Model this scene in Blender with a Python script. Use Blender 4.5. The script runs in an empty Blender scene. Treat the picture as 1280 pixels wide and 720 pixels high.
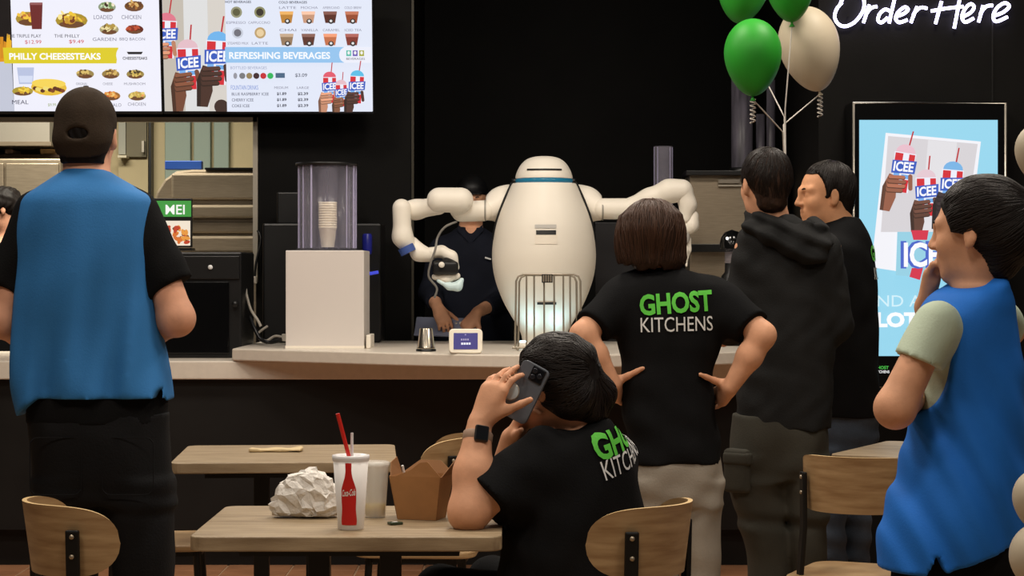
import bpy, bmesh, math, random
import numpy as np
from mathutils import Vector, Matrix
from mathutils.bvhtree import BVHTree

random.seed(7)
SC = bpy.context.scene
C = SC.collection
F_PX, CAM_H, HORIZON = 2500.0, 1.35, 338.0

# ------------------------------------------------------------------ camera, world, exposure, lights
cam_d = bpy.data.cameras.new('camera')
cam_d.sensor_width = 36.0
cam_d.lens = F_PX / 1280 * 36.0
cam_d.shift_y = -(360 - HORIZON) / 1280
cam = bpy.data.objects.new('camera', cam_d)
cam.location = (0, 0, CAM_H)
cam.rotation_euler = (math.pi / 2, 0, 0)
C.objects.link(cam)
SC.camera = cam
SC.view_settings.view_transform = 'Standard'
SC.view_settings.look = 'None'
SC.view_settings.gamma = 1.0
SC.view_settings.use_curve_mapping = False
SC.view_settings.exposure = 0.0

w = bpy.data.worlds.new('room_ambient')
SC.world = w
w.use_nodes = True
w.node_tree.nodes['Background'].inputs[0].default_value = (1.0, 0.93, 0.84, 1)
w.node_tree.nodes['Background'].inputs[1].default_value = 0.03


def area_light(name, loc, sx, sy, power, col=(1, 0.9, 0.78), rot=(0, 0, 0)):
    l = bpy.data.lights.new(name, 'AREA')
    l.shape = 'RECTANGLE'
    l.size, l.size_y = sx, sy
    l.energy = power
    l.color = col
    o = bpy.data.objects.new(name, l)
    o.location = loc
    o.rotation_euler = rot
    C.objects.link(o)
    return o


for lx in (-1.7, 0.0, 1.7):
    area_light('ceiling_light', (lx, 3.0, 3.6), 0.6, 0.6, 26)
    area_light('ceiling_light', (lx, 5.2, 3.6), 0.6, 0.6, 30)
    area_light('ceiling_light', (lx, 7.6, 3.6), 0.6, 0.6, 42)
area_light('kitchen_light', (-2.4, 10.85, 3.1), 1.6, 0.7, 120, (1, 0.93, 0.78))


# ------------------------------------------------------------------ small helpers
def P(px, py, d):
    return np.array([(px - 640) * d / F_PX, d, CAM_H - (py - HORIZON) * d / F_PX])


def lin(c):
    out = []
    for v in c[:3]:
        v = v / 255.0
        out.append(v / 12.92 if v <= 0.04045 else ((v + 0.055) / 1.055) ** 2.4)
    return tuple(out) + (1.0,)


MATS = {}


def mat(name, rgb, rough=0.5, metal=0.0, var=None, bump=None, spec=0.5, emit=0.0, trans=0.0, alpha=1.0, coat=0.0,
        stretch=None, sheen=0.0, rgb2=None, ior=1.45):
    """procedural Principled material; rgb in sRGB 0-255; var=(scale, amount); bump=(scale, strength)"""
    if name in MATS:
        return MATS[name]
    m = bpy.data.materials.new(name)
    m.use_nodes = True
    nt = m.node_tree
    b = nt.nodes['Principled BSDF']
    c = lin(rgb)
    b.inputs['Base Color'].default_value = c
    b.inputs['Roughness'].default_value = rough
    b.inputs['Metallic'].default_value = metal
    b.inputs['Specular IOR Level'].default_value = spec
    b.inputs['IOR'].default_value = ior
    b.inputs['Transmission Weight'].default_value = trans
    b.inputs['Alpha'].default_value = alpha
    b.inputs['Coat Weight'].default_value = coat
    b.inputs['Sheen Weight'].default_value = sheen
    if emit:
        b.inputs['Emission Color'].default_value = c
        b.inputs['Emission Strength'].default_value = emit
    if var or bump:
        tc = nt.nodes.new('ShaderNodeTexCoord')
        mp = nt.nodes.new('ShaderNodeMapping')
        nt.links.new(tc.outputs['Object'], mp.inputs['Vector'])
        if stretch:
            mp.inputs['Scale'].default_value = stretch
    if var:
        n = nt.nodes.new('ShaderNodeTexNoise')
        n.inputs['Scale'].default_value = var[0]
        n.inputs['Detail'].default_value = 5
        nt.links.new(mp.outputs[0], n.inputs['Vector'])
        r = nt.nodes.new('ShaderNodeValToRGB')
        r.color_ramp.elements[0].position = 0.3
        r.color_ramp.elements[1].position = 0.7
        a = var[1]
        lo = lin(rgb2) if rgb2 else tuple(v * (1 - a) for v in c[:3]) + (1,)
        hi = c if rgb2 else tuple(min(1, v * (1 + a)) for v in c[:3]) + (1,)
        r.color_ramp.elements[0].color = lo
        r.color_ramp.elements[1].color = hi
        nt.links.new(n.outputs['Fac'], r.inputs['Fac'])
        nt.links.new(r.outputs['Color'], b.inputs['Base Color'])
    if bump:
        n2 = nt.nodes.new('ShaderNodeTexNoise')
        n2.inputs['Scale'].default_value = bump[0]
        n2.inputs['Detail'].default_value = 3
        nt.links.new(mp.outputs[0], n2.inputs['Vector'])
        bp = nt.nodes.new('ShaderNodeBump')
        bp.inputs['Strength'].default_value = bump[1]
        bp.inputs['Distance'].default_value = 0.01
        nt.links.new(n2.outputs['Fac'], bp.inputs['Height'])
        nt.links.new(bp.outputs['Normal'], b.inputs['Normal'])
    MATS[name] = m
    return m


def print_mat(name, strength=1.0, emissive=True):
    """flat printed or screen artwork: colour from the mesh's own colour attribute"""
    if name in MATS:
        return MATS[name]
    m = bpy.data.materials.new(name)
    m.use_nodes = True
    nt = m.node_tree
    b = nt.nodes['Principled BSDF']
    at = nt.nodes.new('ShaderNodeAttribute')
    at.attribute_name = 'Col'
    nt.links.new(at.outputs['Color'], b.inputs['Base Color'])
    b.inputs['Roughness'].default_value = 0.4
    if emissive:
        b.inputs['Base Color'].default_value = (0.02, 0.02, 0.02, 1)
        for l in list(b.inputs['Base Color'].links):
            nt.links.remove(l)
        nt.links.new(at.outputs['Color'], b.inputs['Emission Color'])
        b.inputs['Emission Strength'].default_value = strength
    MATS[name] = m
    return m


ORG = {}


def tag(o, label=None, cat=None, group=None, kind=None):
    if label:
        o['label'] = label
    if cat:
        o['category'] = cat
    if group:
        o['group'] = group
    if kind:
        o['kind'] = kind
    return o


def thing(name, label, cat, loc=(0, 0, 0), rz=0.0, group=None):
    o = bpy.data.objects.new(name, None)
    o.empty_display_size = 0.1
    C.objects.link(o)
    o.location = loc
    o.rotation_euler = (0, 0, rz)
    ORG[o.name] = (tuple(loc), rz)
    return tag(o, label, cat, group)


class MB:
    """collects shapes, then links them as one mesh object"""

    def __init__(s):
        s.v, s.f, s.sm, s.c = [], [], [], []

    def add(s, vs, fs, smooth=False, col=None):
        n = len(s.v)
        s.v += [tuple(float(t) for t in p) for p in vs]
        s.f += [tuple(i + n for i in f) for f in fs]
        s.sm += [smooth] * len(fs)
        s.c += [col] * len(fs)
        return s

    def box(s, c, half, R=None):
        c = np.array(c, float)
        R = np.eye(3) if R is None else np.array(R, float)
        vs = [c + R.T @ (np.array([sx, sy, sz]) * half) for sx in (-1, 1) for sy in (-1, 1) for sz in (-1, 1)]
        return s.add(vs, [(0, 1, 3, 2), (4, 6, 7, 5), (0, 4, 5, 1), (2, 3, 7, 6), (0, 2, 6, 4), (1, 5, 7, 3)])

    def bx(s, x0, x1, y0, y1, z0, z1):
        return s.box(((x0 + x1) / 2, (y0 + y1) / 2, (z0 + z1) / 2), ((x1 - x0) / 2, (y1 - y0) / 2, (z1 - z0) / 2))

    def tube(s, pts, r, n=10, closed=False, caps=True):
        pts = [np.array(p, float) for p in pts]
        m = len(pts)
        rs = r if hasattr(r, '__len__') else [r] * m
        rings, prev = [], None
        for i in range(m):
            if closed:
                t = pts[(i + 1) % m] - pts[i - 1]
            else:
                t = pts[min(i + 1, m - 1)] - pts[max(i - 1, 0)]
            t = t / (np.linalg.norm(t) + 1e-9)
            if prev is None:
                ref = np.array([0, 0, 1.0]) if abs(t[2]) < 0.9 else np.array([1.0, 0, 0])
            else:
                ref = prev
            a = ref - t * np.dot(ref, t)
            a /= np.linalg.norm(a) + 1e-9
            prev = a
            b = np.cross(t, a)
            rings.append([pts[i] + rs[i] * (math.cos(2 * math.pi * j / n) * a + math.sin(2 * math.pi * j / n) * b)
                          for j in range(n)])
        vs = [p for rg in rings for p in rg]
        fs = []
        for i in range(m if closed else m - 1):
            k = (i + 1) % m
            for j in range(n):
                fs.append((i * n + j, i * n + (j + 1) % n, k * n + (j + 1) % n, k * n + j))
        s.add(vs, fs, True)
        if caps and not closed:
            s.add(rings[0], [tuple(reversed(range(n)))])
            s.add(rings[-1], [tuple(range(n))])
        return s

    def lathe(s, prof, c=(0, 0, 0), n=28, R=None, smooth=True):
        """prof: list of (radius, height)"""
        R = np.eye(3) if R is None else np.array(R, float)
        c = np.array(c, float)
        vs, fs = [], []
        for (r, z) in prof:
            for j in range(n):
                a = 2 * math.pi * j / n
                vs.append(c + R.T @ np.array([r * math.cos(a), r * math.sin(a), z]))
        for i in range(len(prof) - 1):
            for j in range(n):
                fs.append((i * n + j, i * n + (j + 1) % n, (i + 1) * n + (j + 1) % n, (i + 1) * n + j))
        s.add(vs, fs, smooth)
        for i, rev in ((0, True), (len(prof) - 1, False)):
            if prof[i][0] > 1e-4:
                r = tuple(range(n))
                s.add(vs[i * n:(i + 1) * n], [tuple(reversed(r)) if rev else r])
        return s

    def prism(s, poly, z0, z1):
        """polygon in xy extruded in z"""
        n = len(poly)
        vs = [(p[0], p[1], z0) for p in poly] + [(p[0], p[1], z1) for p in poly]
        fs = [tuple(reversed(range(n))), tuple(range(n, 2 * n))]
        fs += [(i, (i + 1) % n, n + (i + 1) % n, n + i) for i in range(n)]
        return s.add(vs, fs)

    def mesh(s, name, off=(0, 0, 0)):
        me = bpy.data.meshes.new(name)
        me.from_pydata([(p[0] - off[0], p[1] - off[1], p[2] - off[2]) for p in s.v], [], s.f)
        me.polygons.foreach_set('use_smooth', s.sm)
        if any(c is not None for c in s.c):
            a = me.color_attributes.new('Col', 'FLOAT_COLOR', 'CORNER')
            dat = []
            for f, c in zip(s.f, s.c):
                dat += list(c if c is not None else (1, 1, 1, 1)) * len(f)
            a.data.foreach_set('color', dat)
        me.update()
        return me

    def build(s, name, m, parent=None, bevel=0, local=False, loc=None):
        off = (0, 0, 0)
        if parent is not None and not local:
            off = ORG.get(parent.name, ((0, 0, 0), 0))[0]
        if loc is not None:
            off = loc
        o = bpy.data.objects.new(name, s.mesh(name, off))
        o.data.materials.append(m)
        C.objects.link(o)
        if parent is not None:
            o.parent = parent
            if not local:
                ORG[o.name] = (off, 0)
        elif loc is not None:
            o.location = loc
            ORG[o.name] = (tuple(loc), 0)
        if bevel:
            md = o.modifiers.new('soft_edge', 'BEVEL')
            md.width = bevel
            md.segments = 2
            md.limit_method = 'ANGLE'
        return o


def struct(o):
    o['kind'] = 'structure'
    return o


def copy_tree(o, parent=None):
    c = o.copy()
    C.objects.link(c)
    c.parent = parent
    for ch in list(o.children):
        copy_tree(ch, c)
    return c


def bez(pts, n=8, closed=False):
    """Catmull-Rom through pts"""
    pts = [np.array(p, float) for p in pts]
    m = len(pts)
    out = []
    for i in range(m if closed else m - 1):
        if closed:
            p0, p1, p2, p3 = pts[i - 1], pts[i], pts[(i + 1) % m], pts[(i + 2) % m]
        else:
            p0, p1, p2, p3 = pts[max(i - 1, 0)], pts[i], pts[i + 1], pts[min(i + 2, m - 1)]
        for j in range(n):
            t = j / n
            out.append(0.5 * (2 * p1 + (p2 - p0) * t + (2 * p0 - 5 * p1 + 4 * p2 - p3) * t * t
                              + (3 * p1 - p0 - 3 * p2 + p3) * t ** 3))
    if not closed:
        out.append(pts[-1])
    return out


def rrect(w, h, r, n=5):
    """rounded rectangle, ccw, centred"""
    out = []
    for cx, cy, a0 in ((w / 2 - r, h / 2 - r, 0), (-w / 2 + r, h / 2 - r, 90), (-w / 2 + r, -h / 2 + r, 180),
                       (w / 2 - r, -h / 2 + r, 270)):
        for i in range(n + 1):
            a = math.radians(a0 + 90 * i / n)
            out.append((cx + r * math.cos(a), cy + r * math.sin(a)))
    return out


TXT = {}


def text_mesh(s, bold=0.0, shear=0.0):
    """flat text outline as (verts Nx2, faces), normalised to its own bounding box 0..1"""
    key = (s, bold, shear)
    if key not in TXT:
        cu = bpy.data.curves.new('lettering', 'FONT')
        cu.body = s
        cu.offset = bold
        cu.shear = shear
        cu.resolution_u = 3
        o = bpy.data.objects.new('lettering', cu)
        C.objects.link(o)
        dg = bpy.context.evaluated_depsgraph_get()
        dg.update()
        me = bpy.data.meshes.new_from_object(o.evaluated_get(dg))
        v = np.array([p.co[:2] for p in me.vertices])
        f = [tuple(p.vertices) for p in me.polygons]
        bpy.data.objects.remove(o)
        bpy.data.curves.remove(cu)
        bpy.data.meshes.remove(me)
        lo, hi = v.min(0), v.max(0)
        TXT[key] = ((v - lo) / (hi - lo), f)
    return TXT[key]


def cut_poly(poly, rect):
    """polygon kept inside a screen's own edges"""
    for ax, lim, sg in ((0, rect[0], 1), (0, rect[2], -1), (1, rect[1], 1), (1, rect[3], -1)):
        out = []
        for i in range(len(poly)):
            a, b = poly[i - 1], poly[i]
            da, db = (a[ax] - lim) * sg, (b[ax] - lim) * sg
            if (da >= 0) != (db >= 0):
                t = da / (da - db)
                out.append((a[0] + (b[0] - a[0]) * t, a[1] + (b[1] - a[1]) * t))
            if db >= 0:
                out.append(b)
        poly = out
        if len(poly) < 3:
            return []
    return poly


class Print:
    """flat artwork on a plane: shapes in (u right, v up) stacked in thin layers towards the viewer"""

    def __init__(s, o, U, Vv, N, step=0.0004):
        s.o, s.U, s.V, s.N = [np.array(t, float) for t in (o, U, Vv, N)]
        s.mb, s.l, s.step = MB(), 1, step
        s.clip = None

    def poly(s, pts, col, faces=None, layer=True):
        if layer:
            s.l += 1
        z = s.N * s.step * s.l
        faces = faces or [tuple(range(len(pts)))]
        if s.clip is not None:
            P2 = np.array([(p[0], p[1]) for p in pts])
            u0, v0, u1, v1 = s.clip
            if P2[:, 0].min() < u0 or P2[:, 0].max() > u1 or P2[:, 1].min() < v0 or P2[:, 1].max() > v1:
                npts, nf = [], []
                for f in faces:
                    q = cut_poly([tuple(P2[i]) for i in f], s.clip)
                    if len(q) > 2:
                        nf.append(tuple(range(len(npts), len(npts) + len(q))))
                        npts += q
                pts, faces = npts, nf
                if not faces:
                    return
        s.mb.add([s.o + s.U * p[0] + s.V * p[1] + z for p in pts], faces, False, lin(col))

    def rect(s, u0, v0, u1, v1, col):
        s.poly([(u0, v0), (u1, v0), (u1, v1), (u0, v1)], col)

    def ell(s, u, v, ru, rv, col, n=16, rot=0.0):
        c, si = math.cos(rot), math.sin(rot)
        pts = []
        for i in range(n):
            a = 2 * math.pi * i / n
            x, y = ru * math.cos(a), rv * math.sin(a)
            pts.append((u + x * c - y * si, v + x * si + y * c))
        s.poly(pts, col)

    def text(s, t, u0, v0, u1, v1, col, bold=0.0, slope=0.0, shear=0.0):
        v, f = text_mesh(t, bold, shear)
        s.poly([(u0 + p[0] * (u1 - u0), v0 + p[1] * (v1 - v0) + slope * p[0]) for p in v], col, f)

    def build(s, name, m, parent):
        return s.mb.build(name, m, parent)
# ------------------------------------------------------------------ organic surfaces: blended solids -> one mesh
def unit(v):
    v = np.array(v, float)
    return v / (np.linalg.norm(v) + 1e-12)


def frame(fwd, up=(0, 0, 1)):
    """right, forward, up axes"""
    f = unit(fwd)
    r = unit(np.cross(f, up))
    return r, f, np.cross(r, f)


class Solid:
    def __init__(s):
        s.p = []
        s.disp = None
        s.trim = None

    def _add(s, fn, lo, hi, k, op):
        s.p.append((fn, np.array(lo, float), np.array(hi, float), k, op))
        return s

    def cone(s, a, b, ra, rb, k=0.02, w=None, ws=1.0, clip=(), op='u'):
        a, b = np.array(a, float), np.array(b, float)
        ba = b - a
        L2 = float(ba @ ba) + 1e-12
        W = unit(w) if w is not None else None
        clip = [(np.array(c, float), unit(n)) for c, n in clip]

        def fn(x, y, z):
            qx, qy, qz = x - a[0], y - a[1], z - a[2]
            t = np.clip((qx * ba[0] + qy * ba[1] + qz * ba[2]) / L2, 0, 1)
            qx, qy, qz = qx - t * ba[0], qy - t * ba[1], qz - t * ba[2]
            if W is not None:
                c = (qx * W[0] + qy * W[1] + qz * W[2]) * (1 / ws - 1)
                qx, qy, qz = qx + c * W[0], qy + c * W[1], qz + c * W[2]
            d = np.sqrt(qx * qx + qy * qy + qz * qz) - (ra + (rb - ra) * t)
            for c, n in clip:
                d = np.maximum(d, (x - c[0]) * n[0] + (y - c[1]) * n[1] + (z - c[2]) * n[2])
            return d
        r = max(ra, rb) * max(1, ws)
        return s._add(fn, np.minimum(a, b) - r, np.maximum(a, b) + r, k, op)

    def chain(s, pts, rs, k=0.02, **kw):
        for i in range(len(pts) - 1):
            s.cone(pts[i], pts[i + 1], rs[i], rs[i + 1], k, **kw)
        return s

    def ell(s, c, r, axes=None, k=0.02, clip=(), op='u'):
        c = np.array(c, float)
        A = np.eye(3) if axes is None else np.array(axes, float)
        r = np.array(r, float)
        clip = [(np.array(q, float), unit(n)) for q, n in clip]

        def fn(x, y, z):
            qx, qy, qz = x - c[0], y - c[1], z - c[2]
            u = (qx * A[0][0] + qy * A[0][1] + qz * A[0][2]) / r[0]
            v = (qx * A[1][0] + qy * A[1][1] + qz * A[1][2]) / r[1]
            w_ = (qx * A[2][0] + qy * A[2][1] + qz * A[2][2]) / r[2]
            k0 = np.sqrt(u * u + v * v + w_ * w_) + 1e-9
            k1 = np.sqrt((u / r[0]) ** 2 + (v / r[1]) ** 2 + (w_ / r[2]) ** 2) + 1e-9
            d = k0 * (k0 - 1) / k1
            for q, n in clip:
                d = np.maximum(d, (x - q[0]) * n[0] + (y - q[1]) * n[1] + (z - q[2]) * n[2])
            return d
        e = r.max()
        return s._add(fn, c - e, c + e, k, op)

    def loft(s, rows, yaw=0.0, k=0.02, ex=2.3, op='u'):
        """rows: (z, cx, cy, a, b); a along the yawed x axis, b across it"""
        rows = sorted(rows)
        R = np.array(rows, float)
        zs = R[:, 0]
        zz = np.linspace(zs[0], zs[-1], 240)
        cols = [smooth_interp(zz, zs, R[:, i]) for i in range(1, 5)]
        c_, s_ = math.cos(yaw), math.sin(yaw)

        def fn(x, y, z):
            cx, cy, a, b = [np.interp(z, zz, q) for q in cols]
            dx, dy = x - cx, y - cy
            u = np.abs((dx * c_ + dy * s_) / a)
            v = np.abs((-dx * s_ + dy * c_) / b)
            rr = (u ** ex + v ** ex + 1e-12) ** (1 / ex)
            d = (rr - 1) * np.minimum(a, b)
            return np.maximum(d, np.maximum(zs[0] - z, z - zs[-1]))
        m = np.maximum(R[:, 3], R[:, 4]).max()
        lo = [R[:, 1].min() - m, R[:, 2].min() - m, zs[0]]
        hi = [R[:, 1].max() + m, R[:, 2].max() + m, zs[-1]]
        return s._add(fn, lo, hi, k, op)

    def box(s, c, half, axes=None, r=0.01, k=0.02, op='u'):
        c = np.array(c, float)
        A = np.eye(3) if axes is None else np.array(axes, float)
        h = np.array(half, float) - r

        def fn(x, y, z):
            qx, qy, qz = x - c[0], y - c[1], z - c[2]
            u = np.abs(qx * A[0][0] + qy * A[0][1] + qz * A[0][2]) - h[0]
            v = np.abs(qx * A[1][0] + qy * A[1][1] + qz * A[1][2]) - h[1]
            w_ = np.abs(qx * A[2][0] + qy * A[2][1] + qz * A[2][2]) - h[2]
            o = np.sqrt(np.maximum(u, 0) ** 2 + np.maximum(v, 0) ** 2 + np.maximum(w_, 0) ** 2)
            return o + np.minimum(np.maximum(u, np.maximum(v, w_)), 0) - r
        e = np.linalg.norm(half)
        return s._add(fn, c - e, c + e, k, op)

    def ev(s, x, y, z, prims):
        d = None
        for fn, lo, hi, k, op in prims:
            e = fn(x, y, z)
            if d is None:
                d = e if op == 'u' else np.full_like(x, 9.0)
                if op == 'u':
                    continue
            if op == 'u':
                h = np.maximum(k - np.abs(d - e), 0) / k
                d = np.minimum(d, e) - h * h * k * 0.25
            else:
                e = -e if op == 's' else e
                h = np.maximum(k - np.abs(d - e), 0) / k
                d = np.maximum(d, e) + h * h * k * 0.25
        if d is None:
            return np.full_like(x, 9.0)
        if s.disp is not None:
            d = d + s.disp(x, y, z)
        if s.trim is not None:
            d = np.maximum(d, s.trim(x, y, z))
        return d

    def polygonize(s, h=0.007, smooth=1):
        un = [p for p in s.p if p[4] == 'u']
        lo = np.min([p[1] for p in un], axis=0) - 3 * h - 0.012
        hi = np.max([p[2] for p in un], axis=0) + 3 * h + 0.012
        B = 16
        nb = np.ceil((hi - lo) / h / B).astype(int)
        n = nb * B + 1
        D = np.ones(n, np.float32)
        ci = np.stack(np.meshgrid(*[np.arange(q) for q in nb], indexing='ij'), -1).reshape(-1, 3)
        cc = lo + (ci + 0.5) * B * h
        dc = s.ev(cc[:, 0], cc[:, 1], cc[:, 2], s.p)
        lim = 0.5 * B * h * 1.74 * 1.25 + 0.03
        g = np.arange(B + 1) * h
        for (i, j, k_), d0 in zip(ci, dc):
            sl = (slice(i * B, i * B + B + 1), slice(j * B, j * B + B + 1), slice(k_ * B, k_ * B + B + 1))
            if abs(d0) > lim:
                if d0 < 0:
                    D[sl] = -1.0
        for (i, j, k_), d0 in zip(ci, dc):
            if abs(d0) > lim:
                continue
            b0 = lo + np.array([i, j, k_]) * B * h
            b1 = b0 + B * h
            pr = [p for p in s.p if np.all(p[1] - p[3] - 0.03 <= b1) and np.all(p[2] + p[3] + 0.03 >= b0)]
            X, Y, Z = np.meshgrid(b0[0] + g, b0[1] + g, b0[2] + g, indexing='ij')
            sl = (slice(i * B, i * B + B + 1), slice(j * B, j * B + B + 1), slice(k_ * B, k_ * B + B + 1))
            D[sl] = s.ev(X, Y, Z, pr)
        return nets(D, lo, h, smooth)

    def build(s, name, m, parent=None, h=0.007, smooth=1, loc=None):
        v, f = s.polygonize(h, smooth)
        off = ORG.get(parent.name, ((0, 0, 0), 0))[0] if parent is not None else (loc or (0, 0, 0))
        me = fast_mesh(name, v - np.array(off), f)
        o = bpy.data.objects.new(name, me)
        me.materials.append(m)
        C.objects.link(o)
        if parent is not None:
            o.parent = parent
        elif loc is not None:
            o.location = loc
        ORG[o.name] = (tuple(off), 0)
        return o


def smooth_interp(zz, zs, v):
    """monotone cubic (Fritsch-Carlson)"""
    n = len(zs)
    if n < 3:
        return np.interp(zz, zs, v)
    hh = np.diff(zs)
    dl = np.diff(v) / hh
    m = np.zeros(n)
    m[0], m[-1] = dl[0], dl[-1]
    for i in range(1, n - 1):
        if dl[i - 1] * dl[i] > 0:
            w1, w2 = 2 * hh[i] + hh[i - 1], hh[i] + 2 * hh[i - 1]
            m[i] = (w1 + w2) / (w1 / dl[i - 1] + w2 / dl[i])
    i = np.clip(np.searchsorted(zs, zz) - 1, 0, n - 2)
    t = (zz - zs[i]) / hh[i]
    return ((2 * t ** 3 - 3 * t ** 2 + 1) * v[i] + (t ** 3 - 2 * t ** 2 + t) * hh[i] * m[i]
            + (-2 * t ** 3 + 3 * t ** 2) * v[i + 1] + (t ** 3 - t ** 2) * hh[i] * m[i + 1])


def nets(D, lo, h, smooth):
    S = D < 0
    acc = np.zeros(tuple(np.array(S.shape) - 1), np.int8)
    for a in (0, 1):
        for b in (0, 1):
            for c in (0, 1):
                acc += S[a:S.shape[0] - 1 + a, b:S.shape[1] - 1 + b, c:S.shape[2] - 1 + c]
    cells = np.argwhere((acc > 0) & (acc < 8))
    idx = np.full(acc.shape, -1, np.int32)
    idx[cells[:, 0], cells[:, 1], cells[:, 2]] = np.arange(len(cells))
    cor = [(a, b, c) for a in (0, 1) for b in (0, 1) for c in (0, 1)]
    val = [D[cells[:, 0] + a, cells[:, 1] + b, cells[:, 2] + c] for a, b, c in cor]
    pos = np.zeros((len(cells), 3))
    cnt = np.zeros(len(cells))
    for i in range(8):
        for j in range(i + 1, 8):
            if sum(abs(cor[i][q] - cor[j][q]) for q in range(3)) != 1:
                continue
            m = (val[i] < 0) != (val[j] < 0)
            t = np.where(m, val[i] / np.where(m, val[i] - val[j], 1), 0)
            p = np.array(cor[i])[None] + t[:, None] * (np.array(cor[j]) - np.array(cor[i]))[None]
            pos += p * m[:, None]
            cnt += m
    v = lo + (cells + pos / cnt[:, None]) * h
    quads = []
    for ax in range(3):
        s0 = [slice(None)] * 3
        s1 = [slice(None)] * 3
        s0[ax], s1[ax] = slice(0, -1), slice(1, None)
        A, Bq = S[tuple(s0)], S[tuple(s1)]
        e = np.argwhere(A != Bq)
        o1, o2 = (ax + 1) % 3, (ax + 2) % 3
        ok = (e[:, o1] > 0) & (e[:, o2] > 0) & (e[:, o1] < D.shape[o1] - 1) & (e[:, o2] < D.shape[o2] - 1)
        e = e[ok]
        fl = A[e[:, 0], e[:, 1], e[:, 2]]
        q = []
        for d1, d2 in ((-1, -1), (0, -1), (0, 0), (-1, 0)):
            t = e.copy()
            t[:, o1] += d1
            t[:, o2] += d2
            q.append(idx[t[:, 0], t[:, 1], t[:, 2]])
        q = np.stack(q, 1)
        q[~fl] = q[~fl][:, ::-1]
        quads.append(q)
    f = np.concatenate(quads)
    for _ in range(smooth):
        sm = np.zeros_like(v)
        ct = np.zeros(len(v))
        for a, b in ((0, 1), (1, 2), (2, 3), (3, 0)):
            for t in range(3):
                sm[:, t] += np.bincount(f[:, a], v[f[:, b], t], len(v))
            ct += np.bincount(f[:, a], minlength=len(v))
        v = 0.5 * v + 0.5 * sm / np.maximum(ct, 1)[:, None]
    return v, f


def fast_mesh(name, v, f):
    me = bpy.data.meshes.new(name)
    me.vertices.add(len(v))
    me.vertices.foreach_set('co', np.ascontiguousarray(v, np.float32).ravel())
    me.loops.add(f.size)
    me.loops.foreach_set('vertex_index', np.ascontiguousarray(f, np.int32).ravel())
    me.polygons.add(len(f))
    me.polygons.foreach_set('loop_start', np.arange(0, f.size, 4, dtype=np.int32))
    me.polygons.foreach_set('use_smooth', np.ones(len(f), bool))
    me.update(calc_edges=True)
    return me


def wob(x, y, z, f, ph=0.0):
    """cheap smooth noise, about -1..1"""
    return (np.sin(f * (x + 0.6 * y) + 1.9 * np.sin(f * 0.55 * z + ph) + ph)
            * np.cos(f * (0.8 * z - 0.5 * x) + 1.3 * np.sin(f * 0.7 * y + 2 * ph)))


def decal_text(name, t, obj, c, R, Up, D, w, h, m, parent, bold=0.03, curve=None):
    """lettering laid onto the cloth of obj: centre c, axes R/Up, cast along D"""
    v, f = text_mesh(t, bold)
    bm = bmesh.new()
    vs = [bm.verts.new(((p[0] - 0.5) * w, (p[1] - 0.5) * h, 0)) for p in v]
    for q in f:
        try:
            bm.faces.new([vs[i] for i in q])
        except ValueError:
            pass
    bmesh.ops.triangulate(bm, faces=bm.faces[:])
    for _ in range(4):
        ed = [e for e in bm.edges if e.calc_length() > 0.012]
        if not ed:
            break
        bmesh.ops.subdivide_edges(bm, edges=ed, cuts=1)
        bmesh.ops.triangulate(bm, faces=bm.faces[:])
    me0 = obj.data
    off = np.array(ORG[obj.name][0])
    bvh = BVHTree.FromPolygons([v_.co for v_ in me0.vertices], [tuple(p.vertices) for p in me0.polygons])
    c, R, Up, D = np.array(c), unit(R), unit(Up), unit(D)
    dead = []
    for vv in bm.verts:
        wp = c - off + R * vv.co.x + Up * vv.co.y - D * 0.4
        hit = bvh.ray_cast(Vector(wp), Vector(D), 1.0)
        if hit[0] is None:
            dead.append(vv)
        else:
            vv.co = hit[0] + hit[1] * 0.0035 if hit[1].dot(Vector(D)) < 0 else hit[0] - hit[1] * 0.0035
    bmesh.ops.delete(bm, geom=dead, context='VERTS')
    long_ = [e for e in bm.edges if e.calc_length() > 0.05]
    bmesh.ops.delete(bm, geom=long_, context='EDGES')
    me = bpy.data.meshes.new(name)
    bm.to_mesh(me)
    bm.free()
    o = bpy.data.objects.new(name, me)
    me.materials.append(m)
    C.objects.link(o)
    o.parent = parent
    return o


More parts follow.
